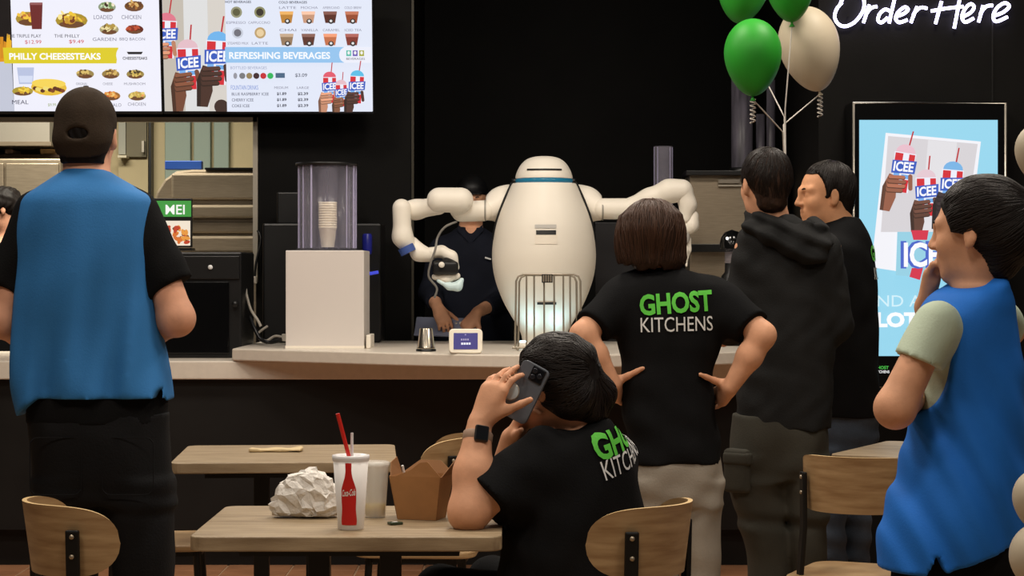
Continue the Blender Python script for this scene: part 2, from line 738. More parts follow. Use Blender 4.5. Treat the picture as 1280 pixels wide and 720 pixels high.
def hair_strands(hair, c, pole, n, th0, th1, m, parent, up=None, drop=0.0, r=0.0012, wave=0.25, seed=1, lift=0.0012):
    """fine locks lying on the hair mass, swept from the pole outwards and optionally hanging down"""
    rnd = random.Random(seed)
    off = np.array(ORG[hair.name][0])
    me0 = hair.data
    bvh = BVHTree.FromPolygons([v_.co for v_ in me0.vertices], [tuple(p_.vertices) for p_ in me0.polygons])
    pole = unit(pole)
    e1 = unit(np.cross(pole, (0.31, 0.77, 0.2)))
    e2 = np.cross(pole, e1)
    b = MB()
    for i in range(n):
        ph = rnd.uniform(0, 2 * math.pi)
        a0 = th0 + rnd.random() ** 1.5 * (th1 - th0) * 0.6
        a1 = min(th1, a0 + rnd.uniform(0.5, 1.0) * (th1 - th0))
        w1, w2 = rnd.uniform(-wave, wave), rnd.uniform(0, 6)
        pts, last = [], None
        steps = 13
        path = [(a0 + (a1 - a0) * j / steps, 0.0) for j in range(steps + 1)]
        if drop and a1 > 1.2:
            path = [(min(q[0], math.pi / 2), 0.0) for q in path]
            path += [(math.pi / 2, drop * rnd.uniform(0.75, 1.05) * (j + 1) / 7) for j in range(7)]
        for j, (th, dn) in enumerate(path):
            f_ = ph + w1 * math.sin(w2 + 2.2 * j / steps)
            dv = unit(math.cos(th) * pole + math.sin(th) * (math.cos(f_) * e1 + math.sin(f_) * e2))
            o = np.array(c) - pole * dn
            hit = bvh.ray_cast(Vector(o - off), Vector(dv), 0.5)
            if hit[0] is None:
                break
            q = np.array(hit[0]) + off + dv * lift
            if last is not None and np.linalg.norm(q - last) > 0.035:
                break
            pts.append(q)
            last = q
        if len(pts) > 4:
            k = len(pts)
            b.tube(pts, [r * (0.4 + 0.6 * math.sin(math.pi * (t_ + 0.5) / k)) for t_ in range(k)], 4, caps=False)
    o = b.build('hair_strands', m, parent)
    o['kind'] = 'stuff'
    return o
# ------------------------------------------------------------------ materials
M_BLACKWALL = mat('black_wall_paint', (15, 14, 13), 0.6, var=(3, 0.25), bump=(60, 0.05), spec=0.12)
M_PANEL = mat('counter_front_laminate', (24, 23, 22), 0.5, var=(5, 0.2), spec=0.3)
M_SOLID = mat('counter_solid_surface', (214, 204, 190), 0.35, var=(30, 0.04))
M_WHITE = mat('robot_white_shell', (238, 230, 216), 0.45, spec=0.5)
M_WHITEBOX = mat('white_gloss_panel', (214, 206, 200), 0.4)
M_BLACKPL = mat('black_plastic', (14, 14, 15), 0.4)
M_BLACKMET = mat('black_metal', (14, 14, 14), 0.42, spec=0.4)
M_STEEL = mat('brushed_steel', (158, 144, 124), 0.36, metal=0.55, var=(14, 0.12), stretch=(1, 1, 12))
M_STEEL2 = mat('polished_wire', (158, 148, 132), 0.35, metal=0.45)
M_ALU = mat('aluminium_trim', (190, 182, 168), 0.35, metal=0.6)
M_CREAM = mat('kitchen_cream_wall', (206, 190, 150), 0.6, var=(4, 0.06))
M_TEAL = mat('kitchen_pale_green_panel', (158, 176, 164), 0.45)
M_CLEAR = mat('clear_acrylic', (206, 202, 224), 0.12, alpha=0.07, spec=0.8)
M_LILACGLINT = mat('lilac_acrylic_glint', (196, 190, 226), 0.2, alpha=0.75)  # pale lilac standing in for reflections along the acrylic
M_TILE = mat('terracotta_floor_tile', (160, 112, 80), 0.4, var=(6, 0.2), bump=(30, 0.05))
M_GROUT = mat('floor_grout', (170, 140, 110), 0.8)
M_WOODTOP = mat('weathered_oak_top', (168, 148, 118), 0.5, var=(5, 0.3), stretch=(1.2, 14, 6), rgb2=(128, 108, 82), bump=(40, 0.08))
M_PLY = mat('bent_oak_plywood', (176, 146, 106), 0.42, var=(4, 0.25), stretch=(2, 2, 16), rgb2=(140, 108, 72))
M_PLYEDGE = mat('plywood_edge', (214, 182, 130), 0.45)
M_SCREEN = print_mat('screen_artwork', 1.0)
M_PRINT = print_mat('printed_artwork', emissive=False)


def zpx(py, d):
    return CAM_H - (py - HORIZON) * d / F_PX


def xpx(px, d):
    return (px - 640) * d / F_PX


def slab_px(mb, x0, x1, y0, y1, d0, d1):
    """box whose front face, at depth d0, covers these picture coordinates"""
    return mb.bx(xpx(x0, d0), xpx(x1, d0), d0, d1, zpx(y1, d0), zpx(y0, d0))


# ------------------------------------------------------------------ room shell
fl = struct(MB().bx(-6, 6, -1, 14, -0.1, -0.004).build('floor', M_GROUT))
tile_me = None
for iy in range(7):
    for ix in range(17):
        if tile_me is None:
            tb = MB().bx(-0.146, 0.146, -0.146, 0.146, -0.02, 0.0)
            tile = tb.build('floor_tile', M_TILE, fl, bevel=0.003, local=True)
        else:
            tile = tile_me.copy()
            C.objects.link(tile)
            tile.parent = fl
        tile.location = (-2.95 + ix * 0.3, 7.35 + iy * 0.3, random.uniform(-0.001, 0.001))
        tile_me = tile_me or tile

W1 = 10.2
win_r, win_t = xpx(320, W1), zpx(150, W1)
wb = MB()
wb.bx(-5, xpx(516, W1), W1, W1 + 0.12, win_t, 3.7)
wb.bx(win_r, xpx(516, W1), W1, W1 + 0.12, 0, win_t)
wb.bx(-5, win_r, W1, W1 + 0.12, 0, 0.93)
struct(wb.build('wall_back', M_BLACKWALL))
struct(MB().bx(xpx(516, W1) - 0.02, 1.9, 11.7, 11.8, 0, 3.7).build('wall_recess', M_BLACKWALL))
struct(MB().bx(xpx(516, W1) - 0.1, xpx(516, W1) - 0.004, W1 + 0.125, 11.69, 0, 3.7).build('wall_recess_side', M_BLACKWALL))
wr = MB().bx(1.38, 6, 9.0, 9.12, 0, 3.7)
wr.bx(1.38, 1.5, 9.12, 11.69, 0, 3.7)
struct(wr.build('wall_right', M_BLACKWALL))
struct(MB().bx(xpx(1240, 9.0) - 0.003, xpx(1240, 9.0) + 0.003, 8.992, 9.0, 0, 3.7).build('trim_1', M_PANEL))
struct(MB().bx(xpx(516, W1) - 0.006, xpx(516, W1) + 0.006, W1 - 0.012, W1, 0.99, 3.7).build('trim_2', mat('dark_bronze_edge', (62, 58, 48), 0.4, metal=0.4)))
wf = MB()
wf.bx(-5, win_r + 0.01, W1 - 0.03, W1, win_t - 0.012, win_t + 0.012)
wf.bx(win_r - 0.012, win_r + 0.012, W1 - 0.03, W1, zpx(352, W1), win_t + 0.012)
struct(wf.build('window_1', M_ALU))
struct(MB().bx(-5, 3, 10.25, 13.3, 0.0, 0.16).build('floor_service_step', M_BLACKPL)).location.z = 0

# kitchen room behind the hatch
kb = MB()
kb.bx(-6, xpx(516, W1) - 0.11, 13.3, 13.4, 0, 3.7)
struct(kb.build('wall_kitchen_back', M_CREAM))
struct(MB().bx(-6, 0, 10.33, 13.3, 3.2, 3.3).build('ceiling', M_CREAM))
for i, (a, b_) in enumerate(((206, 238), (242, 263), (267, 286))):
    o = struct(slab_px(MB(), a, b_, 60, 300, 13.24, 13.295).build('wall_panel_%d' % (i + 1), M_TEAL, bevel=0.006))
struct(slab_px(MB(), 186, 189, 60, 330, 13.2, 13.29).build('trim_3', M_BLACKPL))

# ------------------------------------------------------------------ counter
cf = MB()
cf.bx(-5, 1.37, 9.1, 9.2, 0.17, 0.85)
cf.bx(-5, 1.37, 9.17, 9.2, 0, 0.17)
co = thing('service_counter', 'long dark counter front carrying a pale solid worktop below the menu screens', 'counter', (-1.2, 9.15, 0))
cf.build('front_panel', M_PANEL, co)
MB().bx(-5, 1.37, 9.05, 10.15, 0.856, 0.94).build('lower_worktop', M_SOLID, co, bevel=0.006)
MB().bx(-5, 1.37, 9.3, 10.1, 0.0, 0.855).build('carcass', M_BLACKPL, co)
poly = [(290, 9.05), (400, 8.80), (500, 8.58), (600, 8.42), (680, 8.38), (780, 8.45), (860, 8.58), (920, 8.70), (1000, 8.95)]
pl = bez([(xpx(a, d), d, 0) for a, d in poly], 5)
pl = [(p[0], p[1]) for p in pl] + [(xpx(1000, 8.95), 10.08), (-1.252, 10.08)]
ups = thing('robot_worktop', 'bow-fronted white slab raised on the counter beneath the robot', 'worktop', (0, 9.2, 0.941))
MB().prism(pl, 0.941, 0.996).build('slab', M_SOLID, ups, bevel=0.006)
SLAB = 0.9965

# ------------------------------------------------------------------ kitchen equipment seen through the hatch
t = thing('exhaust_hood', 'grey steel extraction hood at the top left of the kitchen hatch', 'hood', P(30, 180, 12.2))
b = MB()
slab_px(b, -60, 62, 120, 180, 12.2, 12.9)
b.build('canopy', mat('hood_steel', (176, 170, 158), 0.4, metal=0.5), t)
slab_px(MB(), -60, 64, 177, 182, 12.18, 12.22).build('lip', M_STEEL, t)
t = thing('kitchen_shelf', 'dark wall shelf under the hood in the kitchen', 'shelf', P(20, 196, 12.6))
slab_px(MB(), -60, 78, 193, 197, 12.5, 12.95).build('board', mat('shelf_dark', (70, 50, 36), 0.6), t)
slab_px(MB(), -60, 78, 181, 194, 12.9, 12.95).build('back_board', mat('shelf_back', (84, 58, 40), 0.6), t)
for i, (a, b_, y0, col, lb) in enumerate(((6, 16, 186.5, (150, 120, 104), 'small pinkish carton on the dark kitchen shelf'),
                                          (50, 76, 186, (206, 170, 120), 'pale tan carton at the right end of the kitchen shelf'))):
    o = slab_px(MB(), a, b_, y0, 192.9, 12.55, 12.75).build('carton', mat('carton_%d' % i, col, 0.7), None, bevel=0.004, loc=tuple(P((a + b_) / 2, 193, 12.6)))
    tag(o, lb, 'box', 'cartons on the kitchen shelf')
t = thing('kitchen_refrigerator', 'tall brownish steel refrigerator behind the hatch by the left edge', 'refrigerator', (xpx(10, 12.0), 12.3, 0.16))
slab_px(MB(), -70, 76, 198, 430, 12.0, 12.48).build('cabinet', M_STEEL, t, bevel=0.01)
slab_px(MB(), -66, 4, 204, 426, 11.97, 12.0).build('door', M_STEEL, t, bevel=0.005)
d_ = slab_px(MB(), 7, 73, 204, 426, 11.97, 12.0).build('door', M_STEEL, t, bevel=0.005)
slab_px(MB(), 10, 13, 250, 320, 11.93, 11.97).build('handle', M_ALU, d_)
t = thing('kitchen_door', 'grey-olive door with a lever and pale side glass right of the capped man', 'door', (xpx(166, 13.1), 13.2, 0.16))
slab_px(MB(), 148, 185, 120, 330, 13.24, 13.29).build('frame', M_CREAM, t)
lf = slab_px(MB(), 158, 183, 120, 196, 13.2, 13.25).build('leaf', mat('door_grey', (124, 116, 92), 0.5), t)
slab_px(MB(), 177, 180, 176, 190, 13.14, 13.2).build('handle', M_ALU, lf)
slab_px(MB(), 148, 157, 152, 193, 13.2, 13.25).build('side_glass', mat('pale_glass', (190, 190, 178), 0.2), t)
slab_px(MB(), 147, 158, 194, 197, 13.12, 13.25).build('sill', mat('bright_sill', (238, 228, 200), 0.4), t)

t = thing('conveyor_oven', 'large rounded stainless steel oven inside the kitchen hatch', 'oven', (xpx(258, 11.0), 11.2, 0.16))
b = MB()
prof = [(190, 608), (190, 262), (196, 240), (206, 224), (220, 214), (240, 212), (330, 212), (330, 608)]
vs = [P(a, y, 11.0) for a, y in prof] + [P(a, y, 11.0) + np.array([0, 0.6, 0]) for a, y in prof]
n = len(prof)
b.add(vs, [tuple(reversed(range(n))), tuple(range(n, 2 * n))] + [(i, (i + 1) % n, n + (i + 1) % n, n + i) for i in range(n)])
b.build('hull', M_STEEL, t, bevel=0.012)
for (x0, x1, y0, y1, dd) in ((214, 326, 216, 250, 0.03), (204, 326, 256, 273, 0.045), (204, 326, 277, 292, 0.03), (204, 326, 295, 316, 0.05)):
    slab_px(MB(), x0, x1, y0, y1, 11.0 - dd, 11.0).build('panel', M_STEEL, t, bevel=0.014)
slab_px(MB(), 256, 328, 209.5, 212, 10.98, 11.4).build('top_rail', M_BLACKPL, t)
o = slab_px(MB(), 206, 252, 201, 211.9, 11.1, 11.16).build('blue_box', mat('blue_card', (28, 70, 150), 0.5), None, bevel=0.004, loc=tuple(P(229, 212, 11.1)))
tag(o, 'flat blue box lying on top of the steel oven', 'box')

# black countertop appliance and little sign on it
t = thing('countertop_oven', 'black countertop appliance with one white dot beside the blue-vested man', 'appliance', (xpx(255, 9.4), 9.5, 0.94))
slab_px(MB(), 196, 302, 315, 447.4, 9.35, 9.8).build('housing', M_BLACKPL, t, bevel=0.008)
slab_px(MB(), 200, 286, 352, 442, 9.335, 9.36).build('door', mat('black_glass', (8, 8, 9), 0.12), t, bevel=0.004)
slab_px(MB(), 200, 299, 320, 349, 9.338, 9.36).build('control_strip', M_BLACKPL, t, bevel=0.003)
MB().lathe([(0, 0), (0.011, 0.0), (0.011, 0.004), (0, 0.004)], P(263, 334, 9.333), 14, R=[(1, 0, 0), (0, 0, 1), (0, -1, 0)]).build('indicator', mat('white_dot', (225, 225, 225), 0.4), t)
MB().lathe([(0, 0), (0.016, 0.0), (0.014, 0.02), (0, 0.02)], P(294, 380, 9.33), 14, R=[(1, 0, 0), (0, 0, 1), (0, -1, 0)]).build('knob', M_BLACKPL, t)
d = 9.5
t = thing('counter_sign', 'small black sign with green header standing on the black appliance', 'sign', P(215, 315, d))
slab_px(MB(), 190, 240, 248, 309, d, d + 0.02).build('board', M_BLACKPL, t, bevel=0.003)
slab_px(MB(), 205, 240, 310, 313, d - 0.03, d + 0.06).build('foot', M_BLACKPL, t)
pr = Print((0, d - 0.001, 0), (1, 0, 0), (0, 0, 1), (0, -1, 0))
X, Z = (lambda a: xpx(a, d)), (lambda a: zpx(a, d))
pr.rect(X(191), Z(271), X(239), Z(251), (58, 150, 60))
pr.text('MEI', X(207), Z(268), X(231), Z(256), (245, 245, 240), 0.012)
pr.rect(X(196), Z(307), X(238), Z(276), (240, 225, 205))
for q in range(26):
    pr.ell(X(random.uniform(205, 236)), Z(random.uniform(284, 303)), 0.016, 0.009, random.choice([(214, 110, 40), (230, 150, 60), (190, 60, 30), (120, 60, 30)]), 8, random.random() * 3)
pr.build('print', M_SCREEN, t)

# ------------------------------------------------------------------ cables beside the white box
def cord(name, pts, r, m, label, plug=None):
    t = thing(name, label, 'cable', pts[-1])
    MB().tube(bez(pts, 6), r, 8).build('wire', m, t)
    if plug:
        MB().box(pts[-1], (0.014, 0.012, 0.018)).build('plug', plug, t, bevel=0.004)
    return t


M_GREYW = mat('pale_cable', (190, 182, 170), 0.5)
cord('power_cord', [P(322, 288, 10.15), P(326, 300, 10.14), P(320, 330, 10.13), P(318, 350, 10.13)], 0.006, M_BLACKPL, 'dark cord with a white plug hanging at the hatch corner', M_GREYW)
cord('white_cable', [P(306, 356, 9.55), P(309, 372, 9.5), P(314, 388, 9.5), P(322, 400, 9.5), P(326, 408, 9.5)], 0.007, M_GREYW, 'white cable rising beside the black appliance')
cord('black_cable', [P(312, 396, 9.5), P(318, 410, 9.45), P(326, 424, 9.42), P(338, 428, 9.4), P(352, 424, 9.5)], 0.009, M_BLACKPL, 'tangled black cable on the white slab left of the white box')
cord('grey_cable', [P(334, 408, 9.6), P(322, 418, 9.52), P(332, 426, 9.5), P(344, 420, 9.55), P(356, 422, 9.5)], 0.006, M_GREYW, 'grey cable lying coiled left of the white box', M_GREYW)

# ------------------------------------------------------------------ black machine behind the box
t = thing('coffee_grinder', 'black boxy machine against the dark wall behind the white box', 'machine', (xpx(400, 9.8), 9.9, SLAB))
slab_px(MB(), 328, 476, 279, 428, 9.75, 10.1).build('housing', M_BLACKPL, t, bevel=0.01)
slab_px(MB(), 346, 440, 240, 280, 9.8, 10.05).build('hopper', M_BLACKPL, t, bevel=0.008)
MB().lathe([(0.02, 0), (0.024, 0.02), (0.024, 0.09), (0.018, 0.1)], P(459, 318, 9.66), 16).build('blue_handle', mat('blue_plastic', (38, 44, 150), 0.3), t)
MB().tube([P(455, 338, 9.62), P(463, 342, 9.6), P(473, 340, 9.6)], 0.008, 8).build('blue_led', mat('blue_glow', (70, 80, 220), 0.3, emit=0.6), t)  # glowing tube for the blue LED of the machine

# ------------------------------------------------------------------ white box with cup dispenser
d = 9.05
t = thing('white_pedestal', 'plain white box on the slab, carrying the clear cup dispenser', 'box', (xpx(406, d), d + 0.18, SLAB))
b = MB().bx(xpx(357, d), xpx(455, d), d, d + 0.36, SLAB, zpx(313, d))
b.build('body', M_WHITEBOX, t, bevel=0.004)
MB().bx(xpx(357, d) - 0.001, xpx(455, d) + 0.001, d - 0.001, d + 0.361, SLAB, SLAB + 0.012).build('skirting', M_WHITE, t)
MB().bx(xpx(457, d), xpx(463, d), d + 0.02, d + 0.26, SLAB, SLAB + 0.06).build('side_bracket', M_WHITE, t, bevel=0.004)
dc = 9.22
zc0, zc1 = zpx(313, 9.05) + 0.001, zpx(204, dc)
cx = xpx(409, dc)
t = thing('cup_dispenser', 'clear round acrylic dispenser with dark rim on the white box', 'dispenser', (cx, dc, zc0))
R0 = 0.138
for q in range(5):
    a = 2 * math.pi * q / 5 - 1.45
    MB().lathe([(0.047, zc0 + 0.012), (0.047, zc1 - 0.01), (0.0455, zc1 - 0.01), (0.0455, zc0 + 0.012)], (cx + 0.084 * math.cos(a), dc + 0.084 * math.sin(a), 0), 20).build('tube', M_CLEAR, t)
MB().lathe([(R0 + 0.004, zc0), (R0 + 0.004, zc0 + 0.01), (0, zc0 + 0.01)], (cx, dc, 0), 40).build('base_disc', M_CLEAR, t)
MB().lathe([(R0 - 0.02, zc1 - 0.012), (R0 + 0.008, zc1 - 0.012), (R0 + 0.008, zc1), (R0 - 0.02, zc1), (R0 - 0.02, zc1 - 0.012)], (cx, dc, 0), 40).build('rim', M_BLACKPL, t)
for q in range(22):  # added rods imitate the vertical reflections in the clear shell
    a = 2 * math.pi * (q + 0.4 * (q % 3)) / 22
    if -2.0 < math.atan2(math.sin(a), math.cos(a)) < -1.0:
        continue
    MB().tube([(cx + (R0 - 0.006) * math.cos(a), dc + (R0 - 0.006) * math.sin(a), zc0 + 0.011), (cx + (R0 - 0.006) * math.cos(a), dc + (R0 - 0.006) * math.sin(a), zc1 - 0.013)], 0.0028 if q % 2 else 0.0045, 6).build('glint_rod', M_LILACGLINT, t)
MB().lathe([(R0, zc0 + 0.01), (R0, zc1 - 0.012), (R0 - 0.003, zc1 - 0.012), (R0 - 0.003, zc0 + 0.01)], (cx, dc, 0), 40).build('outer_shell', M_CLEAR, t)
M_CUP = mat('cream_paper_cup', (238, 226, 200), 0.6)
first = None
nc = 11
for q in range(nc):
    z = zc0 + 0.014 + q * (zpx(258, 9.2) - zc0 - 0.09) / (nc - 1)
    if first is None:
        first = MB().lathe([(0.030, 0), (0.040, 0.085), (0.043, 0.088), (0.043, 0.094), (0.039, 0.094), (0.029, 0.004), (0, 0.004)], (0, 0, 0), 20).build('paper_cup', M_CUP, None, local=True)
        o = first
    else:
        o = first.copy()
        C.objects.link(o)
    o.location = (cx + 0.084 * math.cos(-1.45), dc + 0.084 * math.sin(-1.45), z)
    ords = ['lowest', 'second from the bottom', 'third from the bottom', 'fourth from the bottom', 'fifth from the bottom', 'middle', 'fifth from the top', 'fourth from the top', 'third from the top', 'second from the top', 'topmost']
    tag(o, 'cream paper cup, ' + ords[q] + ' of the stack in the clear dispenser', 'cup', 'nested paper cups in the dispenser')

# ------------------------------------------------------------------ right-hand machines behind the counter
t = thing('espresso_machine', 'tall brushed steel machine cabinet behind the hooded man', 'machine', (xpx(915, 9.85), 9.95, SLAB))
slab_px(MB(), 862, 985, 218, 428, 9.8, 10.06).build('cabinet', M_STEEL, t, bevel=0.006)
slab_px(MB(), 858, 988, 213, 219, 9.76, 10.07).build('lid', M_BLACKPL, t, bevel=0.003)
slab_px(MB(), 862, 985, 305, 315, 9.74, 9.81).build('drip_shelf', M_BLACKPL, t, bevel=0.003)
slab_px(MB(), 898, 925, 224, 229, 9.785, 9.801).build('label_plate', mat('steel_label', (120, 112, 100), 0.5), t)
slab_px(MB(), 898, 940, 231, 233, 9.785, 9.801).build('handle', M_ALU, t)
d = 9.4
t = thing('hopper_grinder', 'black domed grinder with a clear hopper in front of the steel machine', 'grinder', (xpx(915, d), d, SLAB))
cxg = xpx(915, d)
MB().lathe([(0.06, zpx(311, d)), (0.059, zpx(305, d)), (0.052, zpx(297, d)), (0.035, zpx(290, d)), (0.0, zpx(287, d))], (cxg, d, 0), 24).build('dome', mat('gloss_black', (10, 10, 10), 0.12), t)
MB().lathe([(0.036, zpx(329, d)), (0.036, zpx(311, d)), (0.033, zpx(311, d)), (0.033, zpx(329, d))], (cxg, d, 0), 20).build('hopper', M_CLEAR, t)
MB().lathe([(0.05, SLAB), (0.05, zpx(345, d)), (0.034, zpx(340, d)), (0.034, zpx(329, d)), (0, zpx(329, d))], (cxg, d, 0), 20).build('base', M_BLACKPL, t)
MB().lathe([(0, 0), (0.007, 0), (0.007, 0.004), (0, 0.004)], P(909, 298, d - 0.06), 12, R=[(1, 0, 0), (0, 0, 1), (0, -1, 0)]).build('lamp', mat('white_lens_glint', (250, 250, 250), 0.3, emit=1.5), t)  # emissive disc standing for the bright highlight on the dome's lens
d = 9.95
t = thing('clear_cup_tube', 'clear upright tube with violet edges behind the robot forearm', 'dispenser', (xpx(829, d), d, SLAB))
M_TUBE = mat('violet_tinted_acrylic', (150, 146, 160), 0.1, alpha=0.28, spec=0.8)
MB().lathe([(0.048, zpx(330, d)), (0.048, zpx(183, d)), (0.043, zpx(183, d)), (0.043, zpx(330, d))], (xpx(829, d), d, 0), 28).build('tube', M_TUBE, t)
for a in (-0.045, -0.03, 0.032, 0.045):  # bright edge highlights of the tube, added as pale rods
    MB().tube([(xpx(829, d) + a, d - math.sqrt(0.0455 ** 2 - a * a), zpx(329, d)), (xpx(829, d) + a, d - math.sqrt(0.0455 ** 2 - a * a), zpx(184, d))], 0.0028, 6).build('glint_rod', M_LILACGLINT, t)
MB().lathe([(0.07, SLAB), (0.07, zpx(330, d)), (0, zpx(330, d))], (xpx(829, d), d, 0), 24).build('base', M_BLACKPL, t)
t = thing('order_screen', 'dark monitor half hidden right of the robot body', 'monitor', (xpx(775, 10.0), 10.0, SLAB))
slab_px(MB(), 744, 806, 278, 372, 10.0, 10.03).build('display', mat('dark_screen', (44, 44, 46), 0.25), t, bevel=0.003)
slab_px(MB(), 770, 780, 372, 428, 10.01, 10.03).build('stand', M_BLACKPL, t)
slab_px(MB(), 757, 793, 424, 428, 9.97, 10.07).build('foot', M_BLACKPL, t)
M_SMOKE = mat('smoked_acrylic', (74, 71, 80), 0.35, spec=0.3, var=(9, 0.5), stretch=(4, 4, 0.6))
ztop = zpx(213, 9.76)
for i, (a, b_, y0, lb) in enumerate(((914, 941, 88, 'widest smoky grey tube on the steel machine, below the green balloon'),
                                     (945, 956, 143, 'short narrow smoky tube between two taller ones on the steel machine'),
                                     (958, 969, 100, 'slim tall smoky tube nearest the balloon ribbons'))):
    t = thing('smoky_tube', lb, 'tube', (xpx((a + b_) / 2, 9.9), 9.9, ztop), group='smoky tubes on the steel machine')
    r = xpx(640 + (b_ - a) / 2, 9.9)
    MB().lathe([(r, ztop + 0.002), (r, zpx(y0, 9.9)), (r * 0.9, zpx(y0, 9.9)), (r * 0.9, ztop + 0.002)], (xpx((a + b_) / 2, 9.9), 9.9, 0), 20).build('shell', M_SMOKE, t)
    MB().lathe([(r * 1.1, ztop), (r * 1.1, ztop + 0.02), (0, ztop + 0.02)], (xpx((a + b_) / 2, 9.9), 9.9, 0), 20).build('socket', M_BLACKPL, t)

# ------------------------------------------------------------------ menu screens
def dish(pr, u, v, ru, rv, cols, n=22, seed=0):
    rnd = random.Random(seed)
    pr.ell(u, v - rv * 0.1, ru, rv * 0.8, tuple(int(0.72 * x) for x in cols[0]), 14)
    pr.ell(u, v - rv * 0.5, ru * 0.8, rv * 0.35, (110, 70, 44), 12)
    for q in range(n):
        a, r_ = rnd.uniform(0, 6.28), rnd.uniform(0, 0.8)
        pr.ell(u + ru * r_ * math.cos(a), v + rv * (0.15 + 0.6 * r_ * math.sin(a)), ru * rnd.uniform(0.12, 0.3), rv * rnd.uniform(0.12, 0.3), rnd.choice(cols), 8, rnd.random() * 3)


def slush_cup(pr, u, v, h, lid, tilt=0.0, hand=(110, 66, 46), word=True):
    """tall striped drink cup held in a hand, base at (u, v)"""
    c, s_ = math.cos(tilt), math.sin(tilt)

    def T(x, y):
        return (u + (x * c - y * s_) * h, v + (x * s_ + y * c) * h)
    pr.poly([T(0.02, 0.8), T(0.05, 0.8), T(0.1, 1.25), T(0.07, 1.25)], (190, 40, 50))
    pr.poly([T(-0.17, 0), T(0.17, 0), T(0.22, 0.8), T(-0.22, 0.8)], (236, 238, 250))
    pr.poly([T(-0.2 * math.cos(a) , 0.8 + 0.17 * math.sin(a)) for a in np.linspace(0, math.pi, 9)], lid)
    for (x0, y0, x1, y1, col) in ((-0.2, 0.6, -0.04, 0.78, (212, 40, 52)), (0.08, 0.62, 0.2, 0.78, (212, 40, 52)), (-0.17, 0.12, -0.05, 0.3, (214, 48, 60)),
                                  (0.02, 0.0, 0.14, 0.26, (212, 40, 52)), (-0.02, 0.28, 0.18, 0.36, (110, 170, 230)), (-0.18, 0.3, -0.06, 0.38, (120, 175, 235)), (-0.14, 0.0, 0.0, 0.1, (96, 150, 225))):
        pr.poly([T(x0, y0), T(x1, y0), T(x1, y1), T(x0, y1)], col)
    pr.poly([T(-0.23, 0.36), T(0.24, 0.4), T(0.25, 0.66), T(-0.24, 0.62)], (52, 90, 190))
    if word:
        v_, f = text_mesh('ICEE', 0.03)
        pr.poly([T(-0.2 + 0.4 * p[0], 0.4 + 0.2 * p[1] + 0.03 * p[0]) for p in v_], (250, 250, 255), f)
    if hand:
        d2 = tuple(int(x * 0.62) for x in hand)
        lt = tuple(min(255, int(x * 1.2)) for x in hand)
        pr.poly([T(-0.34, -0.42), T(-0.14, -0.42), T(-0.06, -0.12), T(-0.1, 0.3), T(-0.26, 0.34), T(-0.36, 0.06)], hand)
        pr.poly([T(-0.34, -0.42), T(-0.27, -0.42), T(-0.28, 0.0), T(-0.3, 0.2), T(-0.36, 0.06)], d2)

        def finger(x0, y0, x1, y1, w_, col):
            a_ = math.atan2(y1 - y0, x1 - x0)
            pts = []
            for q in range(12):
                b_ = a_ + math.pi / 2 + math.pi * q / 5.5 if q < 6 else a_ - math.pi / 2 + math.pi * (q - 6) / 5.5
                e_ = (x0, y0) if q < 6 else (x1, y1)
                pts.append(T(e_[0] + w_ * math.cos(b_), e_[1] + w_ * math.sin(b_)))
            pr.poly(pts, col)
        for q in range(4):
            y = 0.0 + q * 0.09
            ln = (0.02, 0.06, 0.06, 0.03)[q]
            finger(-0.24, y - 0.008, ln, y + 0.022, 0.042, d2)
            finger(-0.24, y + 0.004, ln, y + 0.034, 0.034, lt if q % 2 else hand)
        finger(0.2, 0.1, 0.16, 0.34, 0.045, hand)


SCR = 9.95
tilt = 0.14
Us, Vs, Ns = np.array([1, 0, 0.0]), np.array([0, -math.sin(tilt), math.cos(tilt)]), np.array([0, -math.cos(tilt), -math.sin(tilt)])
sw, sh = 260 * SCR / F_PX, 0.582
K = F_PX / SCR


def menu_screen(px0, label):
    o = P(px0, 139, SCR)
    t = thing('menu_screen', label, 'screen', tuple(o + Us * sw / 2), group='menu screens over the kitchen hatch')
    MB().box(o + Us * sw / 2 + Vs * sh / 2 - Ns * 0.03, (sw / 2 + 0.007, sh / 2 + 0.014, 0.028), R=[Us, Vs, Ns]).build('bezel', M_BLACKPL, t, bevel=0.003)
    MB().box(o + Us * sw / 2 + Vs * sh / 2 - Ns * 0.1 , (0.15, 0.1, 0.06), R=[Us, Vs, Ns]).build('wall_mount', M_BLACKPL, t)
    pr_ = Print(o, Us, Vs, Ns)
    pr_.clip = (0, 0, sw, sh)
    return t, pr_


tL, pr = menu_screen(-58, 'menu screen with yellow cheesesteak banner above the capped man')
u = lambda a: (a + 58) / K
v = lambda y: (139 - y) / K / 0.985
Wh = (240, 240, 252)
pr.rect(0, 0, sw, sh, Wh)
pr.rect(0, 0, u(18), sh, (14, 10, 14))
pr.poly([(u(-40), v(80)), (u(17), v(78)), (u(18), v(139)), (u(-36), v(139))], (196, 200, 216))
pr.poly([(u(-40), v(80)), (u(17), v(78)), (u(17), v(72)), (u(-40), v(74))], (226, 150, 30))
for q in range(16):
    a = -38 + q * 3.4
    pr.poly([(u(a), v(74)), (u(a + 4), v(74)), (u(a + 5 + q % 3), v(44 + (q * 7) % 16)), (u(a + 1 + q % 3), v(44 + (q * 5) % 14))], random.choice([(236, 178, 40), (244, 200, 70), (214, 140, 30)]))
pr.rect(u(17), v(-10), u(203), v(0.5), (120, 120, 130))
